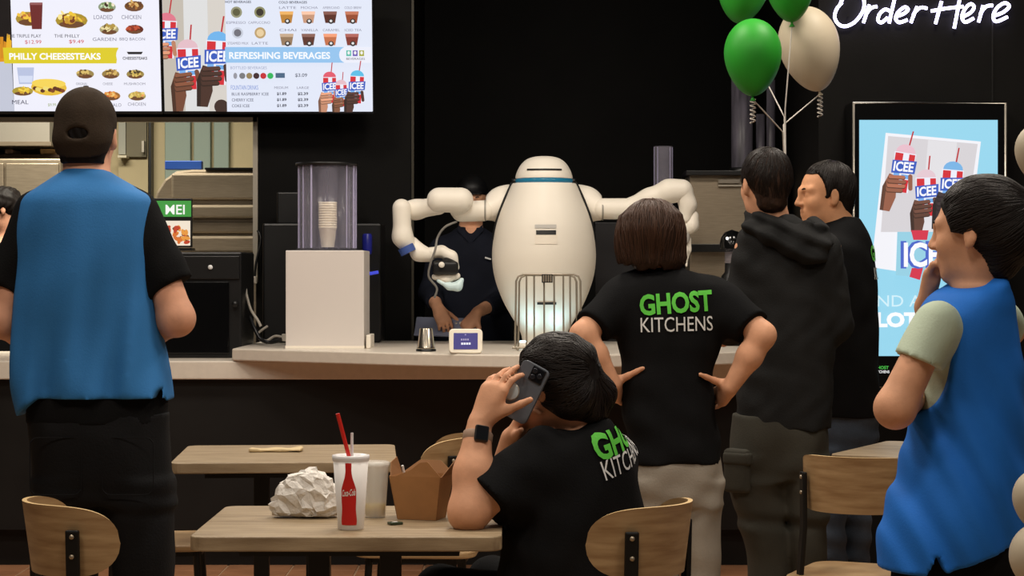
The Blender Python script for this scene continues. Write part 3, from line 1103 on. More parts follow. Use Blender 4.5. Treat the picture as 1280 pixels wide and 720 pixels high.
foods = [(40, 25, 16, 11, [(244, 200, 70), (196, 120, 60), (230, 190, 120), (150, 70, 40)], 1), (94, 27, 20, 12, [(240, 200, 60), (200, 150, 50), (120, 60, 30), (250, 230, 150)], 2),
         (139, 11, 11, 8, [(200, 220, 180), (120, 150, 90), (60, 40, 30), (240, 230, 200)], 3), (173, 10, 12, 8, [(170, 110, 50), (100, 60, 30), (220, 180, 110)], 4),
         (142, 38, 12, 8, [(236, 220, 160), (180, 150, 70), (90, 60, 30)], 5), (174, 38, 11, 7, [(140, 50, 30), (190, 80, 50), (110, 40, 24)], 6),
         (112, 92, 11, 7, [(220, 190, 110), (150, 110, 60), (90, 70, 40)], 7), (144, 92, 11, 7, [(216, 180, 100), (150, 110, 60), (80, 60, 36)], 8), (175, 92, 11, 7, [(220, 190, 100), (140, 110, 40), (60, 50, 36)], 9),
         (112, 118, 11, 7, [(230, 190, 100), (170, 120, 60)], 10), (146, 118, 11, 7, [(226, 150, 70), (200, 90, 40), (240, 200, 120)], 11), (178, 118, 11, 7, [(236, 210, 120), (240, 160, 90), (200, 170, 80)], 12)]
for (a, y, ra, rb, cols, sd) in foods:
    dish(pr, u(a), v(y), ra / K, rb / K, cols, 26, sd)
pr.poly([(u(52), v(38)), (u(64), v(38)), (u(66), v(7)), (u(50), v(7))], (110, 40, 40))
pr.poly([(u(51), v(9)), (u(65.5), v(9)), (u(66), v(6)), (u(50.5), v(6))], (150, 90, 90))
pr.poly([(u(34), v(104)), (u(51), v(104)), (u(53), v(84)), (u(32), v(84))], (186, 196, 226))
pr.poly([(u(35), v(102)), (u(50), v(102)), (u(51), v(94)), (u(34), v(94))], (214, 222, 244))
dish(pr, u(38), v(112), 13 / K, 7 / K, [(244, 214, 80), (236, 200, 60), (214, 170, 50)], 20, 20)
pr.ell(u(71), v(108), 22 / K, 10 / K, (232, 190, 60), 18, -0.03)
pr.ell(u(71), v(103), 21 / K, 5.5 / K, (246, 214, 90), 18, -0.03)
for q in range(12):
    pr.ell(u(54 + q * 3.1), v(109 + (q * 5) % 4), 3 / K, 2.4 / K, random.choice([(96, 50, 30), (130, 70, 36), (240, 220, 120)]), 8)
pr.poly([(u(17.5), v(79)), (u(155), v(79)), (u(158), v(60)), (u(16.5), v(60))], (222, 204, 40))
pr.ell(u(162), v(69.5), 7 / K, 10 / K, Wh)
pr.text('PHILLY CHEESESTEAKS', u(24), v(74.5), u(136), v(66.5), (255, 255, 255), 0.03)
pr.poly([(u(168), v(65)), (u(188), v(65)), (u(186), v(68)), (u(170), v(68))], (30, 30, 34))
pr.text('CHEESESTEAKS', u(163), v(74.5), u(193), v(71), (40, 40, 44), 0.02)
T = [('THE TRIPLE PLAY', 22, 48, 64, 44, (70, 70, 84)), ('$12.99', 44, 56, 64, 51, (206, 50, 60)), ('THE PHILLY', 80, 48, 111, 44, (70, 70, 84)), ('$9.49', 98, 55.5, 116, 50.5, (206, 50, 60)),
     ('LOADED', 129, 26, 152, 21, (120, 120, 140)), ('CHICKEN', 163, 26, 187, 21, (120, 120, 140)), ('GARDEN', 127, 52, 156, 48, (120, 120, 140)), ('BBQ BACON', 160, 52, 191, 48, (120, 120, 140)),
     ('ORIGINAL', 105, 105, 119, 102, (130, 130, 145)), ('CHEESE', 138, 105, 150, 102, (130, 130, 145)), ('MUSHROOM', 164, 105, 190, 102, (130, 130, 145)), ('BUFFALO', 138, 131, 160, 127, (130, 130, 145)),
     ('CHICKEN', 168, 130, 190, 126, (130, 130, 145)), ('MEAL', 26, 128, 46, 123, (60, 60, 80)), ('$9.99', 70, 131, 80, 127, (150, 170, 90))]
for s_, a, y0, b_, y1, c_ in T:
    pr.text(s_, u(a), v(y0), u(b_), v(y1), c_, 0.0)
pr.build('display', M_SCREEN, tL)

tR, pr = menu_screen(206, 'menu screen with pale blue beverages banner and raised drink cups')
u = lambda a: (a - 206) / K
pr.rect(0, 0, sw, sh, (236, 238, 250))
pr.rect(0, 0, u(285), sh, (206, 204, 202))
for (a, b_, c_) in ((206, 232, (196, 188, 176)), (232, 262, (222, 222, 222)), (262, 285, (214, 208, 200))):
    pr.rect(u(a) + 0.001, 0.001, u(b_), sh * 0.999, c_)
slush_cup(pr, u(209), v(74), 58 / K, (224, 120, 140), -0.05, (190, 130, 100))
slush_cup(pr, u(238), v(112), 64 / K, (228, 190, 200), 0.02, (116, 70, 50))
slush_cup(pr, u(272), v(106), 68 / K, (110, 180, 236), -0.06, (70, 44, 36))
pr.ell(u(278), v(133), 9 / K, 9 / K, (60, 40, 34))
pr.rect(u(285), 0, sw, sh, (226, 232, 248))
pr.rect(u(285), sh - 0.008, u(430), sh, (170, 160, 150))
for i, (a, y, c1, c2) in enumerate(((299, 18, (150, 150, 120), (90, 90, 60)), (328, 18, (140, 140, 100), (50, 44, 36)), (300, 43, (200, 206, 220), (110, 110, 120)), (328, 43, (190, 160, 110), (232, 206, 160)))):
    pr.ell(u(a), v(y), 7 / K, 7 / K, c1)
    pr.ell(u(a), v(y), 4.6 / K, 4.6 / K, c2)
for i in range(8):
    a, y = 361 + (i % 4) * 27, 24 + (i // 4) * 27
    c1 = [(190, 130, 50), (200, 150, 120), (84, 34, 24), (150, 70, 40), (150, 120, 90), (90, 46, 34), (196, 110, 70), (130, 50, 40)][i]
    pr.poly([(u(a - 6), v(y + 7)), (u(a + 6), v(y + 7)), (u(a + 8.5), v(y - 6)), (u(a - 8.5), v(y - 6))], c1)
    pr.poly([(u(a - 8), v(y - 3)), (u(a + 8), v(y - 3)), (u(a + 8.5), v(y - 7)), (u(a - 8.5), v(y - 7))], tuple(min(255, x + 50) for x in c1))
    pr.ell(u(a + 1), v(y + 5), 3.4 / K, 3.2 / K, (44, 40, 40))
    pr.ell(u(a + 1), v(y + 4.6), 1.7 / K, 1.6 / K, (230, 230, 230))
    pr.text(['LATTE', 'MOCHA', 'AMERICANO', 'COLD BREW', 'CHAI', 'VANILLA', 'CARAMEL', 'ICED TEA'][i], u(a - 9), v(y - 10), u(a + 12), v(y - 13), (130, 130, 150))
for (s_, a, y0, b_, y1, c_, bo) in (('HOT BEVERAGES', 286, 7, 318, 4, (80, 84, 100), 0.02), ('COLD BEVERAGES', 352, 7.5, 387, 4.5, (80, 84, 100), 0.02), ('ESPRESSO', 287, 32, 311, 29, (130, 130, 150), 0), ('CAPPUCCINO', 314, 32, 341, 29, (130, 130, 150), 0),
                                 ('STEAMED MILK', 288, 57, 314, 54, (130, 130, 150), 0), ('LATTE', 318, 57, 338, 54, (130, 130, 150), 0), ('BOTTLED BEVERAGES', 291, 87, 336, 83.5, (150, 160, 190), 0), ('$3.09', 371, 97, 386, 92, (120, 124, 140), 0.02),
                                 ('FOUNTAIN DRINKS', 291, 112, 325, 106.5, (110, 140, 210), 0), ('MEDIUM', 345, 111, 362, 108, (130, 130, 150), 0), ('LARGE', 373, 111, 388, 108, (130, 130, 150), 0)):
    pr.text(s_, u(a), v(y0), u(b_), v(y1), c_, bo)
for i, s_ in enumerate(('BLUE RASPBERRY ICEE', 'CHERRY ICEE', 'COKE ICEE')):
    y = 119 + i * 7.2
    pr.text(s_, u(292), v(y), u([338, 319, 314][i]), v(y - 3.6), (100, 104, 124), 0.01)
    pr.text('$1.89', u(348), v(y), u(360), v(y - 4), (70, 74, 90), 0.03)
    pr.text('$2.39', u(374), v(y), u(387), v(y - 4), (70, 74, 90), 0.03)
for i, c_ in enumerate(((150, 150, 160), (120, 120, 124), (150, 130, 90), (60, 34, 40), (196, 40, 50), (40, 180, 90))):
    pr.ell(u(297 + i * 8.7), v(95), (2.4 if i == 0 else 3.8) / K, 3.8 / K, c_)
pr.rect(u(347), v(97.5), u(358.5), v(91.5), (70, 100, 130))
pr.rect(u(285), v(79), u(432), v(60), (148, 196, 238))
pr.ell(u(434), v(69.5), 8 / K, 9.5 / K, (236, 238, 250))
pr.rect(u(432), v(79), sw - 0.001, v(60), (236, 238, 250))
pr.text('REFRESHING BEVERAGES', u(290), v(74.5), u(415), v(66), (246, 250, 255), 0.03)
for a, c_ in ((438, (90, 190, 170)), (446, (110, 90, 180)), (454, (170, 170, 60))):
    pr.rect(u(a - 3), v(71), u(a + 3), v(64), c_)
    pr.ell(u(a), v(67), 1.6 / K, 2.2 / K, (240, 240, 240))
pr.text('BEVERAGES', u(435), v(75.5), u(458), v(73), (60, 60, 64))
slush_cup(pr, u(414), v(128), 40 / K, (226, 90, 110), 0.0, (200, 140, 110))
slush_cup(pr, u(429), v(132), 34 / K, (230, 190, 200), 0.02, (130, 84, 60))
slush_cup(pr, u(447), v(128), 42 / K, (90, 190, 230), -0.05, (74, 46, 40))
pr.build('display', M_SCREEN, tR)

# ------------------------------------------------------------------ kiosk poster display on the right wall
KD = 8.8
t = thing('poster_display', 'tall lit poster display in a silver frame on the right wall', 'display', (xpx(1162, KD), KD + 0.09, 0.8))
kx, kz = (lambda a: xpx(a, KD)), (lambda y: zpx(y, KD))
MB().bx(kx(1065), kx(1259), KD, KD + 0.19, kz(486), kz(127)).build('cabinet', mat('black_glass_front', (10, 10, 11), 0.15), t, bevel=0.004)
MB().tube([P(1067, 129, KD), P(1257, 129, KD), P(1257, 484, KD), P(1067, 484, KD)], 0.006, 8, closed=True).build('frame', M_ALU, t)
pr = Print((0, KD - 0.001, 0), (1, 0, 0), (0, 0, 1), (0, -1, 0))
pr.rect(kx(1074), kz(445), kx(1247), kz(150), (150, 214, 238))
pr.poly([(kx(1107), kz(166)), (kx(1226), kz(177)), (kx(1205), kz(352)), (kx(1089), kz(334))], (242, 242, 248))
pr.poly([(kx(1110), kz(170)), (kx(1222), kz(180)), (kx(1206), kz(290)), (kx(1101), kz(290))], (214, 210, 214))
pr.poly([(kx(1160), kz(175)), (kx(1196), kz(178)), (kx(1186), kz(290)), (kx(1150), kz(290))], (226, 224, 228))
KK = F_PX / KD
slush_cup(pr, kx(1124), kz(240), 62 / KK, (232, 190, 204), -0.16, (150, 92, 70))
slush_cup(pr, kx(1158), kz(270), 60 / KK, (228, 200, 210), 0.02, (96, 62, 50))
slush_cup(pr, kx(1186), kz(262), 62 / KK, (120, 180, 230), -0.08, (50, 40, 44))
pr.poly([(kx(1120), kz(290)), (kx(1200), kz(290)), (kx(1190), kz(350)), (kx(1118), kz(344))], (150, 208, 228))
pr.poly([(kx(1137), kz(288)), (kx(1159), kz(288)), (kx(1157), kz(300)), (kx(1140), kz(300))], (212, 50, 76))
pr.poly([(kx(1138), kz(335)), (kx(1152), kz(335)), (kx(1148), kz(350)), (kx(1135), kz(346))], (212, 50, 76))
pr.text('ICEE', kx(1124), kz(336), kx(1188), kz(301), (70, 100, 200), 0.06)
pr.text('ICEE', kx(1128), kz(334), kx(1190), kz(303), (250, 250, 255), 0.03)
pr.text('AND A', kx(1078), kz(383), kx(1150), kz(369), (210, 240, 250), 0.0)
pr.text('LOT', kx(1094), kz(409), kx(1146), kz(390), (250, 252, 255), 0.05)
pr.text('GHOST', kx(1091), kz(461), kx(1109), kz(457), (70, 190, 70), 0.02)
pr.text('KITCHENS', kx(1091), kz(466), kx(1110), kz(462.5), (235, 235, 235), 0.02)
pr.build('screen_image', M_SCREEN, t)

# ------------------------------------------------------------------ neon sign
ND = 8.97
t = thing('neon_sign', 'white neon script reading Order Here on the dark wall', 'neon sign', P(1150, 30, ND))
M_NEON = mat('white_violet_neon', (214, 208, 255), 0.3, emit=7.0)
strokes = [[(160, 15), (128, 55), (115, 105), (138, 148), (180, 162), (232, 140), (275, 92), (296, 40), (288, -25), (250, -62), (205, -52), (168, -15), (150, 25)],
           [(328, 30), (310, 85), (292, 140)], [(306, 92), (330, 58), (352, 44), (376, 40)],
           [(455, 68), (425, 58), (392, 85), (382, 125), (404, 138), (440, 108)], [(492, -40), (470, 50), (450, 142)],
           [(492, 102), (540, 84), (566, 58), (546, 44), (508, 72), (490, 112), (512, 138), (562, 122)],
           [(622, 40), (602, 90), (584, 140)], [(598, 92), (622, 60), (650, 46), (684, 52)],
           [(772, 8), (754, 75), (735, 146)], [(708, 68), (800, 52), (905, 40)], [(888, -30), (868, 80), (850, 174)],
           [(902, 104), (950, 78), (972, 45), (952, 24), (918, 52), (898, 102), (918, 136), (970, 112)],
           [(1028, 34), (1014, 85), (1000, 136)], [(1010, 86), (1032, 54), (1056, 36), (1088, 34)],
           [(1092, 98), (1150, 76), (1188, 40), (1162, 18), (1116, 46), (1090, 96), (1108, 132), (1178, 104)]]
for st in strokes:
    pts = bez([P(1020 + a / 4.92, y / 4.92, ND) for a, y in st], 6)
    MB().tube(pts, 0.0072, 8).build('neon_tube', M_NEON, t)
for (a, y) in ((1060, 20), (1130, 20), (1200, 20), (1250, 15)):
    MB().tube([P(a, y, ND), P(a, y, 8.999)], 0.004, 6).build('standoff', M_BLACKPL, t)
# ------------------------------------------------------------------ robot
RD = 9.5
rb = thing('barista_robot', 'white egg-shaped two-armed robot standing on the raised slab', 'robot', (xpx(680, RD), RD, SLAB))
rx = xpx(680, RD)
kk = RD / F_PX


def rz_(y):
    return zpx(y, RD)


prof = [(229.5, 40), (233, 42), (240, 45), (250, 49), (265, 55), (283, 60.5), (300, 63.5), (318, 65), (335, 64), (350, 61), (365, 56), (380, 49.5), (395, 41), (408, 33), (420, 28), (429, 27)]
pf = smooth_prof = [(w_ * kk, rz_(y)) for y, w_ in prof]
pf = [tuple(p) for p in bez([(a, b_, 0) for a, b_ in pf], 3)]
pf = [(p[0], p[1]) for p in pf]
body = MB().lathe([(0.0, pf[0][1])] + pf + [(0, pf[-1][1])], (rx, RD, 0), 56).build('torso_shell', M_WHITE, rb)
MB().lathe([(27.5 * kk, SLAB), (30 * kk, SLAB + 0.006), (27.5 * kk, SLAB + 0.012), (0, SLAB + 0.012)], (rx, RD, 0), 40).build('base_ring', M_BLACKPL, rb)
hp = [(36, 223.5), (35.5, 220), (33.5, 214), (29, 206), (22, 199.5), (12, 196), (0, 195)]
head = MB().lathe([(0, rz_(223.5))] + [(a * kk, rz_(y)) for a, y in [(p[0], p[1]) for p in bez([(a, b_, 0) for a, b_ in hp], 4)]], (rx, RD, 0), 48).build('head_dome', M_WHITE, rb)
MB().lathe([(0, rz_(229.5)), (35.5 * kk, rz_(229.5)), (36.5 * kk, rz_(226.5)), (35.5 * kk, rz_(223.5)), (0, rz_(223.5))], (rx, RD, 0), 48).build('eye_band', mat('teal_visor', (30, 112, 146), 0.15, emit=0.12), rb)
for sg in (-1, 1):
    MB().lathe([(0, -0.012), (0.014, -0.012), (0.014, 0.012), (0, 0.012)], (rx + sg * 36.5 * kk, RD - 0.01, rz_(226.5)), 14).build('visor_cap', M_BLACKPL, rb)


def surf(px, y, prof_):
    """point on the front of the lathed shell"""
    ys = [p[0] for p in prof_]
    ws = [p[1] for p in prof_]
    r = np.interp(y, ys, ws) * kk
    dx = (px - 680) * kk
    return np.array([rx + dx, RD - math.sqrt(max(r * r - dx * dx, 1e-6)), rz_(y)])


def strip(name, px0, px1, y0, y1, pr_, m, parent, out=0.002):
    """thin inlay following the shell between picture columns px0..px1"""
    n = 10
    b = MB()
    vs = []
    for i in range(n + 1):
        a = px0 + (px1 - px0) * i / n
        for y in (y1, y0):
            p = surf(a, y, pr_)
            nn = unit(np.array([p[0] - rx, p[1] - RD, 0]))
            vs.append(p + nn * out)
    b.add(vs, [(2 * i, 2 * i + 2, 2 * i + 3, 2 * i + 1) for i in range(n)], True)
    return b.build(name, m, parent)


hpy = [(y, w_) for w_, y in reversed(hp)]
strip('head_slot', 659, 701, 212.2, 214.2, hpy, M_BLACKPL, head, 0.004)
strip('speaker_slot', 669.5, 693.5, 289, 294.5, prof, M_BLACKPL, body, 0.004)
strip('slot_label', 668, 694, 282, 286.5, prof, mat('pale_grey_print', (190, 186, 180), 0.5), body, 0.003)
strip('slot_surround', 668, 695, 294.6, 306, prof, mat('warm_white_inlay', (236, 226, 210), 0.45), body, 0.003)
strip('lower_slot', 671, 694, 377, 380, prof, M_BLACKPL, body, 0.004)
for sg in (-1, 1):
    pts = []
    for y, w_ in ((229, 41.5), (240, 46.5), (255, 53), (270, 58.5), (285, 62.5), (300, 65)):
        pts.append(np.array([rx + sg * (w_ - 1.5) * kk, RD - 0.022, rz_(y)]))
    MB().tube(bez(pts, 4), 0.007, 8).build('seam_line', M_BLACKPL, rb)


def RP(px, py, dd=0.0):
    return P(px, py, RD + dd)


def link(name, pts, rs, k=0.03, parent=rb, m=M_WHITE, h=0.006, extra=None):
    s = Solid()
    s.chain(pts, rs, k)
    if extra:
        extra(s)
    return s.build(name, m, parent, h=h, smooth=2)


def sh_l(sg):
    s = Solid()
    cx_ = 680 + sg * 55
    s.cone(RP(680 + sg * 40, 248, 0.06), RP(680 + sg * 70, 262, 0.02), 0.066, 0.052, 0.02)
    s.ell(RP(680 + sg * 52, 256, 0.055), (0.085, 0.066, 0.088), k=0.03)
    c = RP(680 + sg * 73, 262, 0)
    s.trim = lambda x, y, z: (x - c[0]) * sg
    return s.build('shoulder', M_WHITE, rb, h=0.006, smooth=2)


sh_l(-1), sh_l(1)
r13 = 13.2 * kk
s = Solid()
s.cone(RP(604, 263.5), RP(577, 264.5), r13, r13 * 0.98, 0.02)
s.build('upper_arm', M_WHITE, rb, h=0.006)
MB().lathe([(r13 * 1.02, -0.004), (r13 * 1.02, 0.004)], RP(606.5, 263, 0), 30, R=[(0, 1, 0), (0, 0, 1), (1, 0, 0)]).build('arm_collar', mat('grey_joint', (150, 144, 134), 0.4), rb)
link('elbow_block', [RP(549, 250, -0.07), RP(576, 250, -0.07)], [15.5 * kk, 15.5 * kk], extra=lambda s: s.cone(RP(572, 252, -0.07), RP(574, 262, 0.0), 12 * kk, 12 * kk, 0.02))
link('forearm', [RP(548, 257, -0.05), RP(520, 262, 0.0), RP(508, 263, 0.0)], [11.5 * kk, 11.5 * kk, 11 * kk])
link('wrist_block', [RP(502, 260, -0.05), RP(503, 296, -0.05), RP(510, 306, -0.04)], [11.5 * kk, 11.5 * kk, 10.5 * kk])
MB().tube([RP(507, 308, -0.06), RP(511, 316, -0.06)], [10.5 * kk, 10.2 * kk], 20).build('blue_ring', mat('blue_ring_plastic', (60, 84, 150), 0.4), rb)
link('wrist_link', [RP(515, 304, -0.03), RP(524, 316, -0.03), RP(536, 319, -0.03)], [8.5 * kk, 9.5 * kk, 8.5 * kk])
hand_arm = link('tool_neck', [RP(536, 317, -0.03), RP(552, 314, -0.03), RP(564, 321, -0.03), RP(569, 334, -0.03)], [8 * kk, 6 * kk, 6.5 * kk, 5.5 * kk])
s = Solid()
s.box(RP(557, 335, -0.05), (0.06, 0.045, 0.03), r=0.012, k=0.01)
s.cone(RP(558, 328, -0.06), RP(564, 330, -0.06), 0.024, 0.022, 0.01)
s.cone(RP(547, 331, -0.06), RP(547, 337, -0.06), 0.022, 0.022, 0.01)
gr = s.build('gripper_motor', M_BLACKPL, rb, h=0.005)
MB().lathe([(0, -0.004), (0.014, -0.004), (0.014, 0.004), (0, 0.004)], RP(552, 331, -0.105), 16, R=[(1, 0, 0), (0, 0, 1), (0, -1, 0)]).build('gripper_light', M_WHITE, gr)
s = Solid()
s.chain([RP(543, 346, -0.05), RP(557, 348, -0.05), RP(571, 345, -0.05)], [0.014, 0.022, 0.018], 0.02)
s.build('gripper_jaw', M_WHITE, rb, h=0.005)
s = Solid()
s.chain([RP(548, 351, -0.06), RP(562, 358, -0.06), RP(572, 358, -0.06), RP(577, 350, -0.06)], [0.01, 0.015, 0.02, 0.012], 0.02)
s.build('gripper_finger', mat('pale_cyan_plastic', (206, 228, 230), 0.3), rb, h=0.005)
MB().tube(bez([RP(571, 277, -0.05), RP(556, 284, -0.07), RP(547, 297, -0.07), RP(544, 312, -0.09), RP(538, 330, -0.09), RP(536, 346, -0.08), RP(546, 360, -0.07), RP(543, 372, -0.06)], 6), 0.0055, 8).build('hose', mat('grey_hose', (120, 116, 110), 0.4), rb)
# right arm
s = Solid()
s.cone(RP(754, 261), RP(786, 261), r13, r13, 0.02)
s.build('upper_arm', M_WHITE, rb, h=0.006)
MB().lathe([(r13 * 1.02, -0.004), (r13 * 1.02, 0.004)], RP(753, 262, 0), 30, R=[(0, 1, 0), (0, 0, 1), (1, 0, 0)]).build('arm_collar', MATS['grey_joint'], rb)
link('forearm', [RP(786, 260), RP(812, 249, -0.02), RP(836, 239, -0.03), RP(852, 238, -0.03)], [12.5 * kk, 12 * kk, 13 * kk, 14 * kk], 0.04)
link('wrist_block', [RP(854, 240, -0.03), RP(860, 256, -0.03), RP(857, 272, -0.03)], [13 * kk, 9.5 * kk, 8 * kk], 0.03)
link('wrist_link', [RP(866, 270, -0.02), RP(864, 282, -0.02), RP(857, 288, -0.02)], [7.5 * kk, 8 * kk, 6 * kk], 0.03)
link('tool_neck', [RP(857, 286, -0.02), RP(856, 300, -0.02)], [6.5 * kk, 6 * kk], 0.02, m=MATS['pale_grey_print'])
link('gripper_finger', [RP(853, 298, -0.03), RP(857, 312, -0.04), RP(858, 332, -0.05)], [4 * kk, 3 * kk, 2 * kk], 0.02)
link('gripper_finger', [RP(862, 298, 0.0), RP(861, 312, 0.0), RP(859, 326, -0.01)], [3 * kk, 2.6 * kk, 1.6 * kk], 0.02)

# lit base lamps between robot and rack
for i, (a, sd) in enumerate(((654, 'left'), (705, 'right'))):
    p = P(a, 425, 9.3)
    t = thing('base_lamp', 'small cyan-white counter lamp under the robot, ' + sd + ' one of the pair', 'lamp', (p[0], p[1], SLAB), group='lamps under the robot')
    MB().lathe([(0.03, SLAB), (0.03, SLAB + 0.012), (0.02, SLAB + 0.02), (0, SLAB + 0.02)], (p[0], p[1], 0), 20).build('housing', M_WHITE, t)
    MB().lathe([(0.019, SLAB + 0.0205), (0.016, SLAB + 0.026), (0, SLAB + 0.028)], (p[0], p[1], 0), 20).build('lens', mat('cyan_led', (190, 236, 255), 0.3, emit=6), t)
    l = bpy.data.lights.new('lamp_glow', 'SPOT')
    l.energy = 0.75
    l.color = (0.45, 0.85, 1.0)
    l.spot_size = 2.6
    l.spot_blend = 1.0
    l.shadow_soft_size = 0.02
    lo_ = bpy.data.objects.new('lamp_glow', l)
    C.objects.link(lo_)
    lo_.location = (p[0], p[1], SLAB + 0.04)
    lo_.rotation_euler = (math.radians(180 - 20), 0, 0)

# wire rack
d = 8.9
t = thing('wire_rack', 'steel wire cup rack with hooped bars in front of the robot', 'rack', (xpx(684, d), d, SLAB))
zt = zpx(343, d)


def wire(pts, r=0.0045, n=6):
    MB().tube(bez(pts, 5), r, 7).build('wire', M_STEEL2, t)


def hoop(a, b_, dd, y0=343, z0=SLAB + 0.006):
    q = zpx(y0, d)
    x0, x1 = xpx(a, d), xpx(b_, d)
    r = 0.03
    MB().tube([(x0 - 0.004, d + dd, z0), (x0, d + dd, q - r), (x0 + r * 0.3, d + dd, q - r * 0.3), (x0 + r, d + dd, q), (x1 - r, d + dd, q), (x1 - r * 0.3, d + dd, q - r * 0.3), (x1, d + dd, q - r), (x1 + 0.004, d + dd, z0)], 0.0048, 7).build('hoop', M_STEEL2, t)


hoop(645, 725, -0.06)
hoop(649, 721, 0.05, 344)
for a in (658, 667.5, 680, 692.5, 704, 712.5):
    MB().tube([P(a, 344, d - 0.06), (xpx(a, d), d - 0.06, SLAB + 0.012)], 0.0042, 7).build('bar', M_STEEL2, t)
for sg, a in ((-1, 647), (1, 723)):
    MB().tube([(xpx(a, d), d - 0.1, SLAB + 0.007), (xpx(a, d), d + 0.09, SLAB + 0.007)], 0.006, 7).build('foot_rail', M_STEEL2, t)
MB().tube([(xpx(640, d), d - 0.06, SLAB + 0.012), (xpx(730, d), d - 0.06, SLAB + 0.012)], 0.005, 7).build('cross_rail', M_STEEL2, t)
MB().box(P(684, 348, d - 0.068), (0.024, 0.006, 0.019)).build('clip', M_BLACKPL, t, bevel=0.002)
for q in range(4):
    MB().box(P(679.5 + q * 3, 348, d - 0.075), (0.003, 0.002, 0.015)).build('clip_rib', M_STEEL2, t)

# steel tumbler, small screen, tablet
d = 8.75
c = P(532.5, 437, d)
t = thing('steel_tumbler', 'upturned steel tumbler on a black coaster left of the small screen', 'tumbler', (c[0], d, SLAB))
MB().lathe([(0.044, SLAB), (0.044, SLAB + 0.009), (0.038, SLAB + 0.011), (0, SLAB + 0.011)], (c[0], d, 0), 28).build('coaster', M_BLACKPL, t)
MB().lathe([(0.04, SLAB + 0.0115), (0.041, SLAB + 0.016), (0.038, SLAB + 0.02), (0.029, SLAB + 0.098), (0.026, SLAB + 0.101), (0, SLAB + 0.101)], (c[0], d, 0), 28).build('cup', mat('tumbler_steel', (196, 186, 170), 0.22, metal=1.0), t)
d = 8.46
c = P(582, 441, d)
t = thing('payment_screen', 'small white tilted stand with a violet-blue screen on the slab', 'screen', (c[0], d, SLAB))
tl = 0.22
Ut, Vt, Nt = np.array([1, 0, 0.0]), np.array([0, math.sin(tl), math.cos(tl)]), np.array([0, -math.cos(tl), math.sin(tl)])
o = np.array([c[0], d, SLAB + 0.002])
b = MB()
rr = rrect(0.142, 0.106, 0.018)
n = len(rr)
fr_ = [o + Ut * p[0] + Vt * (p[1] + 0.054) for p in rr]
bk = [p - Nt * 0.022 + np.array([0, 0, 0.0]) for p in fr_]
bk = [np.array([p[0], p[1], max(p[2], SLAB + 0.001)]) for p in bk]
b.add(fr_ + bk, [tuple(range(n)), tuple(reversed(range(n, 2 * n)))] + [(i, n + i, n + (i + 1) % n, (i + 1) % n) for i in range(n)])
b.build('case', mat('warm_white_plastic', (240, 232, 214), 0.35), t, bevel=0.004)
pr = Print(o + Nt * 0.0006, Ut, Vt, Nt)
pr.rect(-0.051, 0.018, 0.051, 0.088, (44, 36, 120))
pr.rect(-0.004, 0.078, 0.002, 0.083, (150, 140, 190))
for q in range(4):
    pr.rect(-0.02 + q * 0.009, 0.056, -0.014 + q * 0.009, 0.063, (170, 160, 190))
for q in range(4):
    pr.rect(-0.019 + q * 0.0105, 0.037, -0.0105 + q * 0.0105, 0.046, (235, 235, 245))
pr.build('screen_image', M_SCREEN, t)
MB().box((c[0], d + 0.055, SLAB + 0.03), (0.03, 0.02, 0.029)).build('prop', MATS['warm_white_plastic'], t, bevel=0.004)

d = 10.0
t = thing('grey_tablet', 'slate grey tablet in the hands of the man behind the robot', 'tablet', P(556, 408, d))
Ua, Va = unit(P(598, 396, d - 0.05) - P(520, 394, d)), unit(np.array([0.06, 0.55, 0.83]))
Na = np.cross(Ua, Va)
Va = np.cross(Na, Ua)
c = P(557, 409, d)
MB().box(c, (0.155, 0.055, 0.006), R=[Ua, Va, Na]).build('case', mat('slate_case', (122, 128, 152), 0.5), t, bevel=0.004)
MB().lathe([(0, 0), (0.008, 0), (0.008, 0.003), (0, 0.003)], c + Ua * 0.075 + Va * 0.022 + Na * 0.006, 12, R=[Ua, Va, Na]).build('camera_dot', M_WHITE, t)
MB().lathe([(0, 0), (0.006, 0), (0.006, 0.003), (0, 0.003)], c + Ua * 0.052 + Va * 0.022 + Na * 0.006, 12, R=[Ua, Va, Na]).build('camera_dot', M_ALU, t)

# ------------------------------------------------------------------ tables
TZ = 0.75


def cafe_table(label, cx, cy, w_, dp, yaw):
    t = thing('cafe_table', label, 'table', (cx, cy, 0), yaw, 'wooden cafe tables')
    n_pl = 5
    MB().prism(rrect(w_, dp, 0.035), TZ - 0.033, TZ).build('tabletop', M_WOODTOP, t, bevel=0.003, local=True)
    MB().bx(-w_ * 0.36, w_ * 0.36, -dp * 0.3, dp * 0.3, TZ - 0.06, TZ - 0.0335).build('under_frame', M_BLACKMET, t, local=True)
    for sg in (-1, 1):
        MB().bx(sg * 0.085 - 0.025, sg * 0.085 + 0.025, -0.025, 0.025, 0.03, TZ - 0.058).build('column', M_BLACKMET, t, local=True, bevel=0.003)
        MB().bx(sg * 0.085 - 0.03, sg * 0.085 + 0.03, -dp * 0.4, dp * 0.4, 0.0, 0.03).build('foot', M_BLACKMET, t, local=True, bevel=0.004)
    MB().bx(-0.06, 0.06, -0.02, 0.02, 0.2, 0.24).build('brace', M_BLACKMET, t, local=True)
    return t


cafe_table('near wooden table with takeaway cup and brown box before the seated woman', -0.376, 4.80, 0.706, 0.60, 0)
cafe_table('empty wooden table nearer the counter with only a flat paper on it', -0.735, 6.56, 0.707, 0.64, math.radians(4))
cafe_table('pale table at the right half hidden by the woman in blue', 1.485, 6.62, 0.70, 0.60, math.radians(-29))


